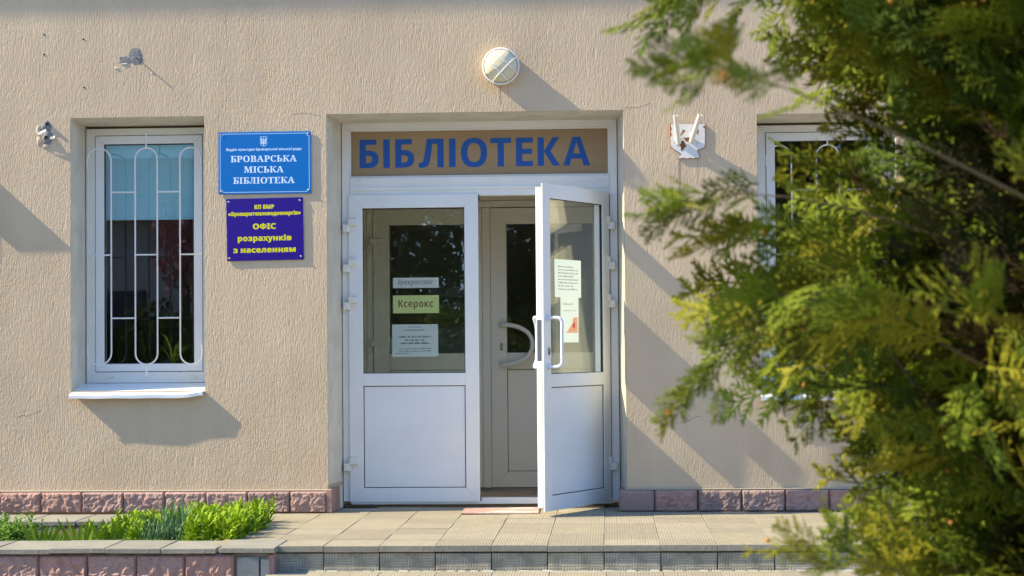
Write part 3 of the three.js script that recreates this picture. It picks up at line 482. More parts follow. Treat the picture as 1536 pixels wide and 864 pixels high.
/* ------------------------------------------------------------------ flag bracket, torn anchor, added shadow-casting hood */
const rustT = tex(512, 512, (u, v) => { const p = fbm(u, v, 9, 601, 5), q = fbm(u, v, 40, 607, 3), e = Math.min(u, 1 - u, v, 1 - v), r = smooth(0.74, 0.82, p + 0.14 * q + 0.34 * smooth(0.035, 0.0, e)), st = smooth(0.66, 0.7, q) * 0.5; const a = [0.72, 0.70, 0.66], b = [0.27, 0.085, 0.02]; const m = clamp(r + st * 0.5); return [0, 1, 2].map((k) => toS(a[k] * (1 - m) + b[k] * m)); });
M.rusty = std(0xffffff, 0.7, { map: rustT });
{
  const b = tag(group('flag_bracket', scene, [0.446, 2.355, 0.001]), 'rust stained white metal flag holder with two slanted tubes', 'bracket');
  const s = new THREE.Shape([[-0.112, 0.108], [0.108, 0.105], [0.106, -0.032], [0.098, -0.046], [0.056, -0.060], [0.070, -0.112], [-0.066, -0.112], [-0.042, -0.086], [-0.098, -0.046], [-0.112, -0.032]].map(([x, y]) => new THREE.Vector2(x, y)));
  const g = new THREE.ExtrudeGeometry(s, { depth: 0.008, bevelEnabled: true, bevelThickness: 0.0015, bevelSize: 0.0015, bevelSegments: 1 });
  { const p = g.attributes.position, uv = g.attributes.uv; for (let i = 0; i < p.count; i++) uv.setXY(i, (p.getX(i) + 0.113) / 0.226, (p.getY(i) + 0.113) / 0.226); }
  mesh('plate', g, [M.rusty, M.rust], b);
  const hollow = (a, c, r) => { const A = V(...a), C = V(...c), L = A.distanceTo(C), l = new THREE.LatheGeometry([[r - 0.003, L], [r, L], [r, 0], [r - 0.003, 0], [r - 0.003, L]].map(([q, y]) => new THREE.Vector2(q, y)), 18); l.applyQuaternion(new THREE.Quaternion().setFromUnitVectors(V(0, 1, 0), C.clone().sub(A).normalize())); l.translate(A.x, A.y, A.z); return l; };
  M.tubePaint = std(lin(0.72, 0.68, 0.58), 0.5);
  mesh('flag_tube', hollow([-0.058, -0.015, 0.010], [-0.082, 0.146, 0.115], 0.0155), M.tubePaint, b);
  mesh('flag_tube', hollow([0.020, -0.008, 0.010], [0.072, 0.150, 0.115], 0.0155), M.tubePaint, b);
  mesh('rust_patch', [chipGeo(-0.035, -0.035, 0.03, 0.05), chipGeo(0.0, 0.01, 0.045, 0.025)], M.rust, b);
}
function chipGeo(x, y, w, h) { const g = new THREE.CircleGeometry(0.5, 9); const p = g.attributes.position; for (let i = 1; i < p.count; i++) { const q = 0.6 + 0.6 * hash(i % 9, Math.round(x * 999), 8); p.setXY(i, p.getX(i) * w * q * 1.4, p.getY(i) * h * q * 1.4); } g.translate(x, y, 0.0104); return g; }
{ // rust run on the plaster below the holder: thin stains with their own ragged outline
  const s = mesh('rust_stain', (() => { const list = []; const r = mulberry(77); for (const [x, y0, len, w] of [[0.386, 2.236, 0.34, 0.006], [0.392, 2.235, 0.20, 0.010], [0.505, 2.238, 0.16, 0.004], [-0.752, 2.722, 0.13, 0.010], [-0.70, 2.73, 0.08, 0.005]]) { const n = 16, P = [], I = []; for (let i = 0; i <= n; i++) { const t = i / n, ww = w * (0.5 + 0.8 * vnoise(i * 0.8, x * 100, 99, 99, 9)) * (1 - t * 0.75), xx = x + 0.003 * vnoise(i * 0.5, 3, 99, 99, 10); P.push(xx - ww / 2, y0 - len * t, 0.0008, xx + ww / 2, y0 - len * t, 0.0008); if (i < n) { const a = i * 2; I.push(a, a + 2, a + 1, a + 1, a + 2, a + 3); } } const g = new THREE.BufferGeometry(); g.setAttribute('position', new THREE.Float32BufferAttribute(P, 3)); g.setIndex(I); const f = g.toNonIndexed(); f.computeVertexNormals(); list.push(boxUV(f)); } return list; })(), std(lin(0.36, 0.27, 0.18), 0.95), bld);
}
{
  const a = tag(group('torn_anchor', scene, [-3.708, 2.462, 0.0005]), 'torn metal anchor stub in cracked plaster beside the window corner', 'anchor');
  const r = mulberry(41);
  const lump = (x, y, w, h, d, m, n) => { const pts = []; for (let i = 0; i < 26; i++) { const t = r() * 6.283, q = Math.sqrt(r()); pts.push(V(x + Math.cos(t) * w * q, y + Math.sin(t) * h * q, d * (1 - q * q) * rr(0.5, 1, r))); } for (let i = 0; i < 9; i++) { const t = i / 9 * 6.283, q = rr(0.8, 1.15, r); pts.push(V(x + Math.cos(t) * w * q, y + Math.sin(t) * h * q, 0)); } return mesh(n, hull(pts), m, a); };
  lump(0.0, 0.045, 0.036, 0.042, 0.018, M.chipGrey, 'cement_lump'); lump(0.008, -0.03, 0.042, 0.055, 0.020, M.chipGrey, 'cement_lump'); lump(-0.048, 0.02, 0.018, 0.045, 0.012, M.plasterChip = std(lin(0.47, 0.38, 0.28), 0.95), 'plaster_flake'); lump(-0.045, -0.05, 0.016, 0.035, 0.012, M.plasterChip, 'plaster_flake'); lump(0.0, -0.085, 0.03, 0.02, 0.010, M.plasterChip, 'plaster_flake');
  mesh('anchor_hole', [rod([0.010, 0.058, 0.006], [0.010, 0.058, 0.0195], 0.011, 12), rod([0.006, -0.028, 0.006], [0.006, -0.028, 0.0215], 0.010, 12)], M.hole, a);
  mesh('bent_strip', [hull([V(-0.05, -0.012, 0.016), V(-0.04, 0.004, 0.022), V(0.012, 0.022, 0.045), V(0.018, 0.010, 0.046), V(-0.005, -0.006, 0.04), V(-0.03, -0.018, 0.018)]), hull([V(-0.04, -0.07, 0.012), V(-0.03, -0.058, 0.014), V(0.0, 0.006, 0.040), V(-0.012, 0.0, 0.042), V(-0.02, -0.03, 0.02)]), hull([V(0.03, -0.042, 0.014), V(0.035, -0.028, 0.018), V(0.076, -0.022, 0.055), V(0.074, -0.036, 0.055), V(0.05, -0.046, 0.03)])], std(lin(0.62, 0.60, 0.55), 0.45, { metalness: 0.3 }), a);
}
{  // invented unseen hood, shaped to cast the shadow left of the window
  const h = tag(group('added_shadow_hood', scene, [-4.62, 2.33, 0.002]), 'unseen sheet metal hood and box added to cast a shadow on the wall left of the window', 'hood');
  mesh('roof_sheet', prism([[0.0, 0.0], [0.035, 0.0], [-0.012, 0.112], [-0.004, 0.112]], 0, 0.36, 'x'), M.sill, h);
  mesh('box', cbox(0.06, 0.28, -0.42, -0.02, 0, 0.05, 0.004), std(lin(0.45, 0.45, 0.43), 0.5), h);
  mesh('bracket', [rod([0.02, -0.09, 0.003], [0.02, -0.005, 0.07], 0.005), rod([0.34, -0.09, 0.003], [0.34, -0.005, 0.07], 0.005)], M.metal, h);
}

/* ------------------------------------------------------------------ notices on the door glass */
function scribble(x, seed, x0, x1, y, size, col) { const r = mulberry(seed); x.strokeStyle = col; x.lineWidth = size * 0.22; let p = x0; while (p < x1) { const w = rr(size * 1.2, size * 4.2, r); x.beginPath(); let q = p; x.moveTo(q, y); while (q < Math.min(p + w, x1)) { q += size * 0.32; x.lineTo(q, y - r() * size * 0.8); x.lineTo(q + size * 0.12, y); } x.stroke(); p += w + size * 0.6; } }
const paper = (extra = {}) => phys(0xffffff, 0.95, { transmission: 0.55, thickness: 0, ...extra });
function notice(name, label, w, h, draw, parentPos, rotY = 0, tint = 0xffffff, res = 1800) {
  const t = canvasTex(Math.round(w * res), Math.round(h * res), draw);
  const g = new THREE.PlaneGeometry(w, h, 6, 6), p = g.attributes.position; for (let i = 0; i < p.count; i++) p.setZ(i, 0.0012 * Math.sin(p.getX(i) * 30 + w * 50) * Math.sin(p.getY(i) * 22)); g.computeVertexNormals();
  const m = mesh(name, g, paper({ map: t }), scene); m.material.color.set(tint); m.position.set(...parentPos); m.rotation.y = rotY; return tag(m, label, 'notice', 'paper notices taped to the door glass');
}
const NZ = -0.370 - 0.0112;                            // just outside the outer pane
const cx = (a, b) => (a + b) / 2;
notice('paper_notice', 'white paper strip with italic lettering, topmost on the closed door leaf', 0.303, 0.068, (x, w, h) => { x.fillStyle = 'rgb(214,222,214)'; x.fillRect(0, 0, w, h); x.fillStyle = 'rgb(58,58,60)'; x.font = 'italic 78px serif'; textFit(x, 'Буккроссинг', w * 0.485, h * 0.64, w * 0.78); }, [-1.3425, 1.479, NZ]);
notice('paper_notice', 'pale green paper strip with bold brown lettering on the closed door leaf', 0.305, 0.118, (x, w, h) => { x.fillStyle = 'rgb(205,222,140)'; x.fillRect(0, 0, w, h); x.fillStyle = 'rgb(128,96,62)'; x.font = 'bold 118px sans-serif'; textFit(x, 'Ксерокс', w * 0.49, h * 0.66, w * 0.78); }, [-1.3425, 1.337, NZ]);
notice('paper_notice', 'white sheet of small print, lowest on the closed door leaf', 0.305, 0.213, (x, w, h) => {
  x.fillStyle = 'rgb(208,222,216)'; x.fillRect(0, 0, w, h); const c = 'rgba(90,92,96,0.85)';
  [[0.36, 0.62, 0.09, 13], [0.28, 0.70, 0.19, 15], [0.14, 0.84, 0.40, 20], [0.28, 0.70, 0.50, 19], [0.18, 0.82, 0.60, 21], [0.14, 0.84, 0.76, 13], [0.16, 0.84, 0.835, 13], [0.06, 0.38, 0.91, 11]].forEach(([a, b, y, s], i) => scribble(x, 900 + i, w * a, w * b, h * y, s, c));
}, [-1.3495, 1.0975, NZ]);
tag(mesh('green_card', cbox(-1.512, -1.46, 1.035, 1.115, NZ - 0.0035, NZ - 0.0025, 0.0003), std(lin(0.02, 0.22, 0.09), 0.8)), 'green card edge showing behind the sheet of small print', 'card', 'paper notices taped to the door glass');
{
  const th = 1.073, at = (u, y, o) => [-0.0602 - u * Math.cos(th) + o * Math.sin(th), y, -0.370 + u * Math.sin(th) + o * Math.cos(th)];
  notice('paper_notice', 'wide white sheet of print, upper one on the open door leaf', 0.335, 0.238, (x, w, h) => { x.fillStyle = 'rgb(226,236,228)'; x.fillRect(0, 0, w, h); for (let i = 0; i < 8; i++) scribble(x, 930 + i, w * 0.12, w * (i % 3 ? 0.88 : 0.7), h * (0.2 + i * 0.085), 17, 'rgba(120,110,104,0.75)'); }, at(0.534, 1.480, -0.0112), th);
  notice('paper_notice', 'narrow white sheet with an orange figure, lower one on the open door leaf', 0.23, 0.285, (x, w, h) => { x.fillStyle = 'rgb(228,236,228)'; x.fillRect(0, 0, w, h); scribble(x, 950, w * 0.15, w * 0.7, h * 0.16, 26, 'rgba(130,128,120,0.6)'); scribble(x, 951, w * 0.15, w * 0.85, h * 0.30, 14, 'rgba(140,136,130,0.6)'); x.fillStyle = 'rgba(226,150,110,0.9)'; x.beginPath(); x.moveTo(w * 0.95, h * 0.44); x.quadraticCurveTo(w * 0.62, h * 0.42, w * 0.68, h * 0.56); x.quadraticCurveTo(w * 0.5, h * 0.68, w * 0.36, h * 0.76); x.lineTo(w * 0.95, h * 0.76); x.closePath(); x.fill(); x.fillStyle = 'rgba(190,60,50,0.8)'; x.beginPath(); x.arc(w * 0.74, h * 0.62, w * 0.08, 0, 7); x.fill(); x.fillStyle = 'rgba(206,120,90,0.8)'; x.fillRect(w * 0.3, h * 0.765, w * 0.66, h * 0.02); }, at(0.518, 1.2185, -0.0114), th);
}

/* ------------------------------------------------------------------ door mat */
{
  const matT = tex(256, 256, (u, v) => { const p = fbm(u, v, 4, 701, 4), q = fbm(u, v, 70, 706, 2), f = smooth(0.46, 0.66, p + 0.25 * (u - 0.4)), b = smooth(0.05, 0.03, Math.min(u, 1 - u, v, 1 - v)); const a = [0.42, 0.245, 0.20], c = [0.52, 0.44, 0.385]; const k = 0.85 + 0.3 * q - 0.12 * b; return [0, 1, 2].map((i) => toS((a[i] * (1 - f) + c[i] * f) * k)); });
  const g = cbox(-0.245, 0.245, 0, 0.011, -0.19, 0.19, 0.004), p = g.attributes.position, uv = g.attributes.uv; for (let i = 0; i < p.count; i++) uv.setXY(i, p.getX(i) / 0.5 + 0.5, p.getZ(i) / 0.4 + 0.5);
  const m = mesh('door_mat', g, std(0xffffff, 0.98, { map: matT, bumpMap: rep(fineH, 3, 3), bumpScale: 0.004 })); m.position.set(-0.768, 0.001, -0.02); m.rotation.y = 0.02; tag(m, 'worn pink door mat in front of the open doorway', 'mat');
}

/* ------------------------------------------------------------------ planter */
const planter = tag(group('planter'), 'low planter of pink split stones with pale cap slabs', 'planter');
{
  const PX1 = -1.86, PZ = 2.045;
  mesh('core', [sbox(-6, PX1 - 0.03, -0.284, -0.034, 1.72, PZ - 0.031), sbox(-2.20, -2.168, -0.284, -0.036, 0.53, 1.719)], M.cement, planter);
  mesh('soil', (() => { const g = new THREE.PlaneGeometry(3.8, 1.2, 60, 24); g.rotateX(-Math.PI / 2); g.translate(-4.1, -0.10, 1.12); const p = g.attributes.position; for (let i = 0; i < p.count; i++) p.setY(i, -0.105 + 0.05 * n3(p.getX(i) * 6, p.getZ(i) * 6, 1) + 0.03 * n3(p.getX(i) * 20, p.getZ(i) * 20, 2)); g.computeVertexNormals(); return boxUV(g); })(), M.soil, planter);
  const cg = cbox(-0.1487, 0.1487, -0.028, 0, -0.2, 0.2, 0.003);
  for (let i = 0; i < 13; i++) { const m = mesh('cap_slab', cg, capMats[(i * 5) % 3], planter); m.position.set(PX1 - 0.1475 + (i === 0 ? 0.012 : 0) - 0.299 * i, 0.0025 + rr(-0.003, 0.002), 1.865 + rr(-0.004, 0.004)); m.rotation.set(rr(-0.006, 0.006), rr(-0.01, 0.01), rr(-0.008, 0.008)); }
  const bg = cbox(-0.1475, 0.1475, -0.030, 0, -0.2275, 0.2275, 0.004);
  for (let i = 0; i < 12; i++) { const m = mesh('back_slab', bg, capMats[(i * 4 + 1) % 3], planter); m.position.set(-2.168 - 0.1475 - 0.299 * i, -0.0005 + rr(-0.002, 0.001), 0.30 + rr(-0.004, 0.004)); m.rotation.y = rr(-0.006, 0.006); }
  const fg = [11, 12, 13, 14, 15].map((s) => splitStone(0.2615, 0.248, 0.034, s));
  for (let i = 0; i < 12; i++) { const m = mesh('split_stone', fg[(i * 3 + (i >> 1)) % 5], stoneMats[[1, 0, 3, 1, 0, 2][i % 6]], planter); m.position.set(-2.067 - 0.132 - 0.2635 * i, -0.158, PZ - 0.018 + rr(-0.003, 0.003)); m.rotation.z = rr(-0.006, 0.006); if (i % 2) m.scale.x = -1; }
  mesh('mortar_patch', [hull([V(-2.062, -0.284, PZ - 0.03), V(-1.932, -0.284, PZ - 0.03), V(-2.062, -0.04, PZ - 0.03), V(-1.932, -0.045, PZ - 0.03), V(-2.05, -0.284, PZ - 0.002), V(-1.936, -0.27, PZ - 0.004), V(-2.05, -0.06, PZ - 0.006), V(-2.0, -0.05, PZ - 0.008), V(-1.936, -0.075, PZ - 0.002)]), hull([V(-1.929, -0.284, PZ - 0.03), V(-1.876, -0.284, PZ - 0.03), V(-1.929, -0.046, PZ - 0.03), V(-1.876, -0.046, PZ - 0.03), V(-1.926, -0.28, PZ - 0.004), V(-1.878, -0.28, PZ - 0.002), V(-1.924, -0.06, PZ - 0.006), V(-1.878, -0.065, PZ - 0.004)])], M.cement, planter);
  mesh('side_stone', cbox(PX1 - 0.028, PX1 + 0.001, -0.283, -0.036, 1.90, PZ - 0.012, 0.005), stoneMats[1], planter);
}

/* ------------------------------------------------------------------ plants in the bed */
function blade(len, wid, bend, fold, seg = 5) {          // a leaf: tapered folded strip curving outwards along +z
  const P = [], I = []; let y = 0, z = 0;
  for (let i = 0; i <= seg; i++) { const t = i / seg, a = bend * t * t, w = wid * Math.pow(Math.sin(Math.PI * (0.12 + 0.88 * t)), 0.75) * (t > 0.999 ? 0.05 : 1); if (i) { y += Math.cos(a) * len / seg; z += Math.sin(a) * len / seg; } P.push(-w / 2, y, z + fold * w, 0, y, z, w / 2, y, z + fold * w); if (i < seg) { const b = i * 3; I.push(b, b + 1, b + 3, b + 1, b + 4, b + 3, b + 1, b + 2, b + 4, b + 2, b + 5, b + 4); } }
  const g = new THREE.BufferGeometry(); g.setAttribute('position', new THREE.Float32BufferAttribute(P, 3)); g.setIndex(I); g.computeVertexNormals(); const n = g.toNonIndexed(); return boxUV(n);
}
const leafMat = (r, g, b, tr = 0.35) => phys(lin(r, g, b), 0.8, { specularIntensity: 0.3, transmission: tr, thickness: 0, side: THREE.DoubleSide });
const LM = { lily: leafMat(0.30, 0.44, 0.012), lily2: leafMat(0.25, 0.38, 0.014), daffodil: leafMat(0.12, 0.23, 0.095), iris: leafMat(0.17, 0.28, 0.015), bush: leafMat(0.11, 0.23, 0.014), grass: leafMat(0.17, 0.30, 0.03) };
function clump(list) { return merge(list); }
function lilyProto(seed) {
  const r = mulberry(seed), L = [];
  for (let s = 0; s < 4; s++) { const sx = rr(-0.045, 0.045, r), sz = rr(-0.045, 0.045, r), H = rr(0.10, 0.17, r), lx = rr(-0.25, 0.25, r), lz = rr(-0.25, 0.25, r); L.push(rod([sx, 0, sz], [sx + lx * H, H, sz + lz * H], 0.0025, 5));
    for (let i = 0; i < 15; i++) { const t = (i + 1) / 15, g = blade(rr(0.06, 0.105, r) * (1 - 0.25 * t), rr(0.010, 0.018, r), rr(0.5, 1.3, r), 0.28, 4); g.rotateX(rr(0.45, 0.95, r) * (1 - 0.65 * t)); g.rotateY(i * 2.4 + rr(-0.3, 0.3, r)); g.translate(sx + lx * H * t, H * t, sz + lz * H * t); L.push(g); } }
  return clump(L);
}
function bladeProto(seed, n, l0, l1, w0, w1, spread, bend) { const r = mulberry(seed), L = []; for (let i = 0; i < n; i++) { const g = blade(rr(l0, l1, r), rr(w0, w1, r), rr(0.1, bend, r), 0.3, 5); g.rotateX(rr(0, spread, r)); g.rotateY(r() * 6.283); g.translate(rr(-0.04, 0.04, r), 0, rr(-0.04, 0.04, r)); L.push(g); } return clump(L); }
function fanProto(seed) { const r = mulberry(seed), L = []; for (let i = 0; i < 7; i++) { const g = blade(rr(0.12, 0.2, r), rr(0.018, 0.026, r), rr(0.05, 0.3, r), 0.06, 5); g.rotateZ((i - 3) * 0.17 + rr(-0.05, 0.05, r)); g.rotateY(rr(-0.3, 0.3, r)); g.translate((3 - i) * 0.012, 0, rr(-0.01, 0.01, r)); L.push(g); } return clump(L); }
function bushProto(seed) { const r = mulberry(seed), L = []; for (let s = 0; s < 22; s++) { const a = r() * 6.283, q = Math.sqrt(r()) * 0.075, H = rr(0.05, 0.125, r); const sx = Math.cos(a) * q, sz = Math.sin(a) * q; for (let i = 0; i < 9; i++) { const g = blade(rr(0.02, 0.034, r), rr(0.009, 0.014, r), rr(0.4, 1.6, r), 0.3, 3); g.rotateX(rr(0.2, 1.2, r)); g.rotateY(r() * 6.283); g.translate(sx * (1 + i * 0.06), H * (i + 2) / 10, sz * (1 + i * 0.06)); L.push(g); } } return clump(L); }
const protos = { lily: [1, 2, 3, 4].map((k) => lilyProto(800 + k)), daffodil: [1, 2].map((k) => bladeProto(820 + k, 20, 0.13, 0.23, 0.009, 0.014, 0.45, 0.6)), iris: [1, 2].map((k) => fanProto(830 + k)), bush: [1, 2].map((k) => bushProto(840 + k)) };
function plant(kind, name, label, grp, x, z, s, mat, y = -0.072) { const list = protos[kind], m = mesh(name, list[Math.floor(rnd() * list.length)], mat); m.position.set(x, y, z); m.scale.set(s, s * rr(0.9, 1.12), s); m.rotation.y = rnd() * 6.28; return tag(m, label, 'plant', grp); }
for (let i = 0; i < 130; i++) {
  const t = rnd(), x = -3.06 + 0.93 * Math.pow(t, 0.8) - 0.02, zmax = 1.55, z = rr(0.62, zmax);
  if (Math.hypot((x + 2.62) / 0.15, (z - 1.36) / 0.30) < 1 || (x < -2.3 && z > 1.42 + 0.3 * smooth(-2.9, -2.3, x))) continue;
  const back = smooth(-2.75, -2.25, x);
  plant('lily', 'lily_plant', 'bright green leafy lily shoots crowding the planter bed', 'lily shoots in the planter bed', x, z, rr(0.72, 0.92) + 0.26 * back, rnd() < 0.5 ? LM.lily : LM.lily2);
}
for (const [x, z, s] of [[-2.66, 1.24, 1.2], [-2.60, 1.36, 1.0], [-2.70, 1.36, 0.95], [-2.55, 1.20, 1.25], [-2.62, 1.12, 1.3], [-2.52, 1.34, 1.0], [-2.64, 1.42, 0.85]]) plant('daffodil', 'daffodil_plant', 'blue green upright daffodil leaves among the lily shoots', 'daffodil leaves in the planter bed', x, z, s, LM.daffodil);
for (const [x, z, s, ry] of [[-3.27, 1.50, 0.95, 0.15], [-3.22, 1.42, 0.7, 0.5], [-3.06, 1.46, 1.05, -0.2], [-2.90, 1.40, 1.1, 0.3], [-2.86, 1.34, 1.0, -0.1]]) { const p = plant('iris', 'iris_plant', 'fan of sword shaped iris leaves at the open end of the bed', 'iris fans in the planter bed', x, z, s, LM.iris); p.rotation.y = ry; }
for (let i = 0; i < 30; i++) plant('bush', 'groundcover_bush', 'dense dark green low bush at the far end of the bed', 'low bushes in the planter bed', rr(-4.1, -3.52), rr(0.95, 1.6), rr(1.0, 1.3), LM.bush);
{
  const blades = [0, 1, 2].map((k) => { const r = mulberry(860 + k), L = []; for (let i = 0; i < 14; i++) { const g = blade(rr(0.03, 0.075, r), rr(0.0025, 0.0045, r), rr(0.2, 1.4, r), 0.2, 3); g.rotateX(rr(0, 0.5, r)); g.rotateY(r() * 6.283); g.translate(rr(-0.03, 0.03, r), 0, rr(-0.03, 0.03, r)); L.push(g); } return clump(L); });
  const N = 900, im = new THREE.InstancedMesh(blades[0], LM.grass, N), o = new THREE.Object3D(); im.name = 'grass';
  for (let i = 0; i < N; i++) { const front = rnd() < 0.6; o.position.set(rr(-4.2, -2.2), -0.072 + (front ? 0.015 : 0), front ? rr(1.45, 1.65) : rr(0.56, 1.6)); o.rotation.set(0, rnd() * 6.28, 0); o.scale.setScalar(rr(0.6, 1.1)); o.updateMatrix(); im.setMatrixAt(i, o.matrix); im.setColorAt(i, lin(rr(0.7, 1.2), rr(0.8, 1.15), rr(0.7, 1.3))); }
  im.castShadow = im.receiveShadow = true; scene.add(im); tag(im, 'short grass growing along the front of the planter bed', 'grass', null, 'stuff');
}
{ const p = tag(group('potted_plant', scene, [-3.0, 0.838, -0.52]), 'potted plant with long yellow green leaves inside the window', 'plant'); mesh('pot', new THREE.LatheGeometry([[0, 0], [0.05, 0], [0.065, 0.10], [0.058, 0.10], [0.055, 0.09], [0, 0.09]].map(([a, b]) => new THREE.Vector2(a, b)), 24), std(lin(0.25, 0.10, 0.05), 0.8), p); const r = mulberry(99), L = []; for (let i = 0; i < 14; i++) { const g = blade(rr(0.2, 0.34, r), 0.016, rr(0.8, 1.9, r), 0.2, 7); g.rotateX(rr(0.05, 0.5, r)); g.rotateY(r() * 6.283); g.translate(0, 0.09, 0); L.push(g); } mesh('foliage', L, leafMat(0.34, 0.40, 0.03), p); }

/* ------------------------------------------------------------------ thuja in front of the right part of the facade */
function spray(seed) {                                  // a flat frond: axis, side shoots, short scale-leaf twigs
  const r = mulberry(seed), tris = [];
  const strip = (p0, dir, nrm, len, w, cuts, curl, lvl = 0) => {   // knotted flat twig of overlapping scales
    const out = [], side = V(0, 0, 0).crossVectors(dir, nrm).normalize(); let p = p0.clone(), d = dir.clone();
    for (let i = 0; i <= cuts; i++) { const t = i / cuts, ww = w * (1 - 0.55 * t) * (i % 2 ? 1.12 : 0.86) * (i === cuts ? 0.3 : 1); out.push([p.clone(), ww, lvl + t]); d.addScaledVector(nrm, curl / cuts).normalize(); p.addScaledVector(d, len / cuts); }
    for (let i = 0; i < cuts; i++) { const [a, wa, ta] = out[i], [b, wb, tb] = out[i + 1]; const q = (c, w2, s, n) => c.clone().addScaledVector(side, s * w2).addScaledVector(nrm, n * w2 * 0.55); const A = [q(a, wa, -1, 0), q(a, wa, 0, 1), q(a, wa, 1, 0), q(a, wa, 0, -1)], B = [q(b, wb, -1, 0), q(b, wb, 0, 1), q(b, wb, 1, 0), q(b, wb, 0, -1)]; for (let k = 0; k < 4; k++) { const m = (k + 1) % 4; tris.push(A[k], A[m], B[k], A[m], B[m], B[k]); } }
    return out.map((o) => o[0]);
  };
  const N = V(0, 0, 1), len = rr(0.13, 0.19, r);
  const ax = strip(V(0, 0, 0), V(0, 1, 0), N, len, 0.0030, 8, rr(-0.5, 0.5, r));
  for (let i = 1; i < 8; i++) for (const s of [-1, 1]) {
    if (r() < 0.08) continue;
    const t = i / 8, l = len * (0.56 - 0.36 * t) * rr(0.75, 1.15, r), a = rr(0.55, 0.85, r), d = V(s * Math.sin(a), Math.cos(a), rr(-0.25, 0.25, r)).normalize();
    const n2 = N.clone().addScaledVector(d, -N.dot(d)).normalize(), sx = strip(ax[i].clone().addScaledVector(V(0, 1, 0), s * 0.002), d, n2, l, 0.0028, 5, rr(-0.4, 0.4, r), 0.7 * t);
    for (let j = 1; j < 5; j++) for (const s2 of [-1, 1]) { if (r() < 0.12) continue; const l2 = l * (0.48 - 0.07 * j) * rr(0.7, 1.2, r), a2 = rr(0.5, 0.8, r), perp = V(0, 0, 0).crossVectors(d, n2).normalize(), d2 = d.clone().multiplyScalar(Math.cos(a2)).addScaledVector(perp, s2 * Math.sin(a2)).addScaledVector(n2, rr(-0.2, 0.2, r)).normalize(), n4 = n2.clone().addScaledVector(d2, -n2.dot(d2)).normalize(); strip(sx[j], d2, n4, l2, 0.0027, 2, 0, 0.7 * t + j / 5); }
  }
  const P = []; for (const v of tris) P.push(v.x, v.y, v.z);
  const g = new THREE.BufferGeometry(); g.setAttribute('position', new THREE.Float32BufferAttribute(P, 3)); g.computeVertexNormals(); return boxUV(g);
}
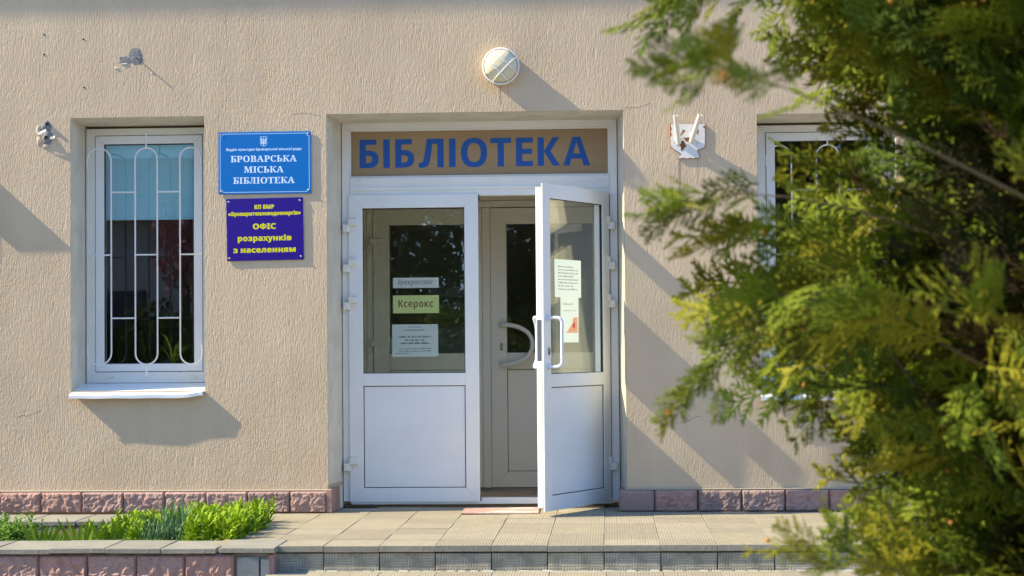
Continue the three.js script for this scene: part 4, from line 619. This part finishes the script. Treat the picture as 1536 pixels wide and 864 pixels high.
{
  const tree = tag(group('thuja_tree', scene, [1.0, -0.285, 8.42]), 'thuja with dense scaly sprays standing in front of the landing', 'tree');
  const r = mulberry(4711), base = V(1.0, -0.285, 8.42);
  const limbs = [], spots = [[], [], [], []], cones = [];
  const o = new THREE.Object3D(), up = V(0, 1, 0);
  const tint = () => { const t = r(), k = rr(0.6, 1.3, r); return t < 0.62 ? [0.150 * k, 0.195 * k, 0.013 * k] : t < 0.86 ? [0.215 * k, 0.210 * k, 0.015 * k] : t < 0.992 ? [0.080 * k, 0.125 * k, 0.014 * k] : [0.26 * k, 0.17 * k, 0.025 * k]; };
  const addSpray = (p, dir, s, droop = 0, shadeTint = false) => {
    const d = dir.clone().add(V(rr(-0.32, 0.32, r), rr(-0.3, 0.3, r) - droop, rr(-0.32, 0.32, r))).normalize();
    o.position.copy(p).sub(base); o.quaternion.setFromUnitVectors(up, d); o.rotateY(r() * 6.283); o.scale.setScalar(s * rr(0.75, 1.2, r)); o.updateMatrix();
    spots[Math.floor(r() * 4)].push([o.matrix.clone(), shadeTint ? [0.050, 0.044, 0.014].map((q) => q * rr(0.6, 1.2, r)) : tint()]);  // the dark inner colour stands in for shade inside the crown
    if (!shadeTint && r() < 0.13) cones.push([p.clone().addScaledVector(d, rr(0.02, 0.09, r)).sub(base), rr(0.003, 0.0055, r)]);
  };
  const limb = (pts, r0, dens, s, from = 0.25, droop = 0.15) => {
    const c = new THREE.CatmullRomCurve3(pts), L = c.getLength(), n = Math.max(4, Math.round(L * 22));
    const P = c.getSpacedPoints(n), geo = new THREE.TubeGeometry(c, n, 1, 5, false), pos = geo.attributes.position;
    for (let i = 0; i <= n; i++) for (let k = 0; k <= 5; k++) { const q = i * 6 + k, rad = r0 * (1 - 0.86 * i / n), v = V(pos.getX(q), pos.getY(q), pos.getZ(q)).sub(P[i]).multiplyScalar(rad).add(P[i]).sub(base); pos.setXYZ(q, v.x, v.y, v.z); }
    limbs.push(geo);
    const m = Math.round(L * dens * (1 - from));
    for (let i = 0; i < m; i++) { const t = from + (1 - from) * (i + r()) / m, p = c.getPoint(t), d = c.getTangent(t); const off = V(rr(-1, 1, r), rr(-1, 1, r), rr(-1, 1, r)).normalize(); addSpray(p.addScaledVector(off, rr(0, 0.03, r)), d.clone().multiplyScalar(1.0).addScaledVector(off, 0.75), s * (1 - 0.25 * t), droop); }
    for (let i = 0; i < 2; i++) addSpray(c.getPoint(1), c.getTangent(1), s * 0.9, droop * 0.6);
  };
  // crown reach towards the facade side of the frame, by height above the landing
  const reach = [[-0.2, 0.70], [0.55, 0.54], [0.70, 0.54], [0.80, 0.55], [0.88, 0.57], [0.96, 0.66], [1.06, 0.80], [1.16, 0.90], [1.24, 0.92], [1.30, 0.84], [1.36, 0.64], [1.42, 0.52], [1.49, 0.50], [1.55, 0.56], [1.62, 0.68], [1.72, 0.80], [1.9, 0.82], [2.3, 0.66], [2.8, 0.30]];
  const R = (y) => { for (let i = 1; i < reach.length; i++) if (y < reach[i][0]) { const [a, b] = reach[i - 1], [c, d] = reach[i]; return b + (d - b) * clamp((y - a) / (c - a)); } return 0.15; };
  for (let i = 0; i < 400; i++) {
    const ye = rr(-0.05, 2.5, r), az = r() < 0.72 ? rr(1.7, 4.75, r) : rr(0, 6.283, r);            // most of it on the side in view
    const rad = R(ye) * rr(0.55, 1.0, r) * (0.86 + 0.14 * Math.cos(az - Math.PI)), ys = ye - rr(0.18, 0.42, r);
    const ex = base.x + Math.cos(az) * rad, ez = base.z + Math.sin(az) * rad * 0.95;
    const A = V(base.x, Math.max(-0.2, ys), base.z), B = V(ex, ye + rr(-0.03, 0.05, r), ez), mid = A.clone().lerp(B, 0.55); mid.y -= rr(0.0, 0.07, r); const q1 = A.clone().lerp(B, 0.3), q2 = A.clone().lerp(B, 0.8); for (const q of [q1, mid, q2]) q.add(V(rr(-0.035, 0.035, r), rr(-0.035, 0.035, r), rr(-0.035, 0.035, r)));
    limb([A, q1, mid, q2, B], rr(0.004, 0.008, r), 22, 1.12, 0.3, rr(0.1, 0.9, r));
  }
  // a few long shoots that stick out of the crown
  const W3 = (...a) => a.map((q) => V(...q));
  limb(W3([0.75, 1.16, 8.55], [0.30, 1.30, 8.72], [0.12, 1.315, 8.75], [0.05, 1.295, 8.76]), 0.004, 30, 0.65, 0.4, 0.4);
  limb(W3([0.75, 1.20, 8.9], [0.30, 1.36, 9.30], [0.10, 1.42, 9.42], [0.035, 1.425, 9.45]), 0.004, 34, 0.55, 0.45, 0.1);
  limb(W3([0.70, 1.05, 8.6], [0.32, 1.16, 8.72], [0.17, 1.10, 8.74], [0.075, 1.01, 8.75]), 0.004, 26, 0.62, 0.45, 0.35);
  limb(W3([0.80, 0.55, 8.6], [0.50, 0.66, 8.72], [0.36, 0.71, 8.76], [0.27, 0.735, 8.78]), 0.004, 34, 0.7, 0.45, -0.3);
  limb(W3([0.80, 1.75, 8.5], [0.30, 1.86, 8.6], [0.00, 1.82, 8.62], [-0.12, 1.765, 8.63]), 0.005, 30, 0.75, 0.3, 0.5);
  limb(W3([0.70, 1.65, 8.6], [0.28, 1.76, 8.7], [0.12, 1.70, 8.72], [0.06, 1.655, 8.72]), 0.005, 30, 0.75, 0.3, 0.6);
  for (let i = 0; i < 46; i++) { const ye = rr(1.56, 2.0, r), az = rr(2.4, 4.2, r), rad = R(ye) * rr(0.5, 0.92, r), A = V(base.x, ye - rr(0.1, 0.3, r), base.z), B = V(base.x + Math.cos(az) * rad, ye - 0.02, base.z + Math.sin(az) * rad), mid = A.clone().lerp(B, 0.55); mid.y += 0.05; limb([A, mid, B], 0.008, 30, 0.95, 0.35, rr(0.3, 0.9, r)); }
  // inner sprays round the stem, coloured dark to paint in the crown shade
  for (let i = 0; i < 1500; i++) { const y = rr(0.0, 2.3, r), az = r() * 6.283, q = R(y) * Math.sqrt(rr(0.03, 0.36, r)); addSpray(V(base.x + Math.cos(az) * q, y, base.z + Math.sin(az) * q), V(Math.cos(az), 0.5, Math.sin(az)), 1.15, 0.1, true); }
  mesh('trunk', (() => { const g = new THREE.CylinderGeometry(0.012, 0.065, 2.9, 14, 20); g.translate(0, 1.45, 0); const p = g.attributes.position; for (let i = 0; i < p.count; i++) { const y = p.getY(i), n = 1 + 0.25 * (n3(p.getX(i) * 60, y * 6, p.getZ(i) * 9 + 5) - 0.5); p.setXYZ(i, p.getX(i) * n + 0.02 * Math.sin(y * 2), y, p.getZ(i) * n); } g.computeVertexNormals(); return g; })(), std(lin(0.10, 0.065, 0.045), 0.95), tree);
  mesh('branches', limbs, std(lin(0.13, 0.095, 0.04), 0.9), tree).userData.kind = 'stuff';
  const fm = phys(0xffffff, 0.75, { specularIntensity: 0.35, side: THREE.DoubleSide });
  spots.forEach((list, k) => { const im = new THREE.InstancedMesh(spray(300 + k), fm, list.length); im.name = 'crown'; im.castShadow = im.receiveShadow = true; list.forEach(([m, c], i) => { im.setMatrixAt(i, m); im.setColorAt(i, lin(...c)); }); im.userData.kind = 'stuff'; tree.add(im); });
  { const im = new THREE.InstancedMesh(new THREE.IcosahedronGeometry(1, 1), std(lin(0.42, 0.17, 0.035), 0.8), cones.length); im.name = 'seed_cones'; im.userData.kind = 'stuff'; cones.forEach(([p, s], i) => { o.position.copy(p); o.quaternion.identity(); o.rotateX(i); o.scale.set(s, s * 1.6, s); o.updateMatrix(); im.setMatrixAt(i, o.matrix); }); tree.add(im); }
  console.log('sprays', spots.map((s) => s.length).join(' '), 'cones', cones.length);
}

/* ------------------------------------------------------------------ what the panes mirror: trees across the path */
{
  const r = mulberry(606);
  const leafClump = (() => { const L = []; for (let i = 0; i < 46; i++) { const g = new THREE.CircleGeometry(0.055, 5); g.scale(0.6, 1, 1); g.rotateX(rr(-1.4, 1.4, r)); g.rotateY(r() * 6.283); g.translate(rr(-0.28, 0.28, r), rr(-0.28, 0.28, r), rr(-0.28, 0.28, r)); L.push(g); } return merge(L); })();
  const bark = std(lin(0.10, 0.08, 0.06), 0.95);
  const kinds = { green: leafMat(0.085, 0.110, 0.014, 0), olive: leafMat(0.125, 0.115, 0.02, 0), pink: leafMat(0.50, 0.20, 0.25, 0) };
  function tree(x, z, h, w, kind, label, low) {
    const t = tag(group('garden_tree', scene, [x, -0.285, z]), label, 'tree', 'trees across the path');
    mesh('trunk', (() => { const g = new THREE.CylinderGeometry(0.05, 0.16, h * 0.8, 9, 6); g.translate(0, h * 0.4, 0); return g; })(), bark, t);
    const N = Math.round((kind === 'pink' ? 60 : 200) * h * w / 8), im = new THREE.InstancedMesh(leafClump, kinds[kind], N), o = new THREE.Object3D(); im.name = 'crown'; im.userData.kind = 'stuff';
    for (let i = 0; i < N; i++) { const y = low + (h - low) * Math.pow(r(), 0.9), k = Math.sin(Math.PI * clamp((y - low) / (h - low) * 0.85 + 0.13)), a = r() * 6.283, q = w * 0.5 * k * Math.sqrt(r()); o.position.set(Math.cos(a) * q, y, Math.sin(a) * q); o.rotation.set(r() * 6, r() * 6, r() * 6); o.scale.setScalar(rr(0.8, 1.6, r)); o.updateMatrix(); im.setMatrixAt(i, o.matrix); }
    im.castShadow = im.receiveShadow = true; t.add(im);
  }
  [[-14.2, 21, 6.5, 4.2, 'green', 0.3], [-4.9, 21.5, 7.5, 4.4, 'olive', 0.3], [-1.0, 23, 8, 4.6, 'green', 0.4], [2.6, 21.5, 7, 4.4, 'green', 0.3], [6.4, 22.5, 7.5, 4.6, 'olive', 0.4], [10, 24, 8, 4.8, 'green', 0.4]].forEach(([x, z, h, w, k, low]) => tree(x, z, h, w, k, k === 'green' ? 'dark green tree across the path behind the viewer' : 'olive green tree across the path behind the viewer', low));
  tree(-7.45, 19.5, 3.6, 0.9, 'pink', 'small tree in pink blossom across the path', 2.6);
  for (let i = 0; i < 16; i++) tree(-11.6 + i * 1.25, 18.6 + (i % 2) * 0.3, 1.75, 1.9, 'green', 'low round shrub of the hedge across the path', 0.1);
  const hs = tag(group('grey_house', scene, [-11, -0.285, 32]), 'pale grey low house across the street', 'building');
  mesh('wall', sbox(-7, 5.5, 0, 4.4, 0, 5), std(lin(0.62, 0.62, 0.60), 0.9), hs);
  mesh('roof', prism([[4.4, -0.4], [4.4, 5.4], [6.2, 2.5]], -7.4, 5.9, 'x'), std(lin(0.2, 0.12, 0.09), 0.9), hs);
  for (const x of [-5, -1.6, 1.8]) mesh('window', sbox(x, x + 1.3, 1.3, 2.7, -0.03, -0.002), M.darkMetal, hs);
}

scene.traverse((o) => { if (o.isMesh) { o.castShadow = true; o.receiveShadow = true; } });
renderer.render(scene, camera);
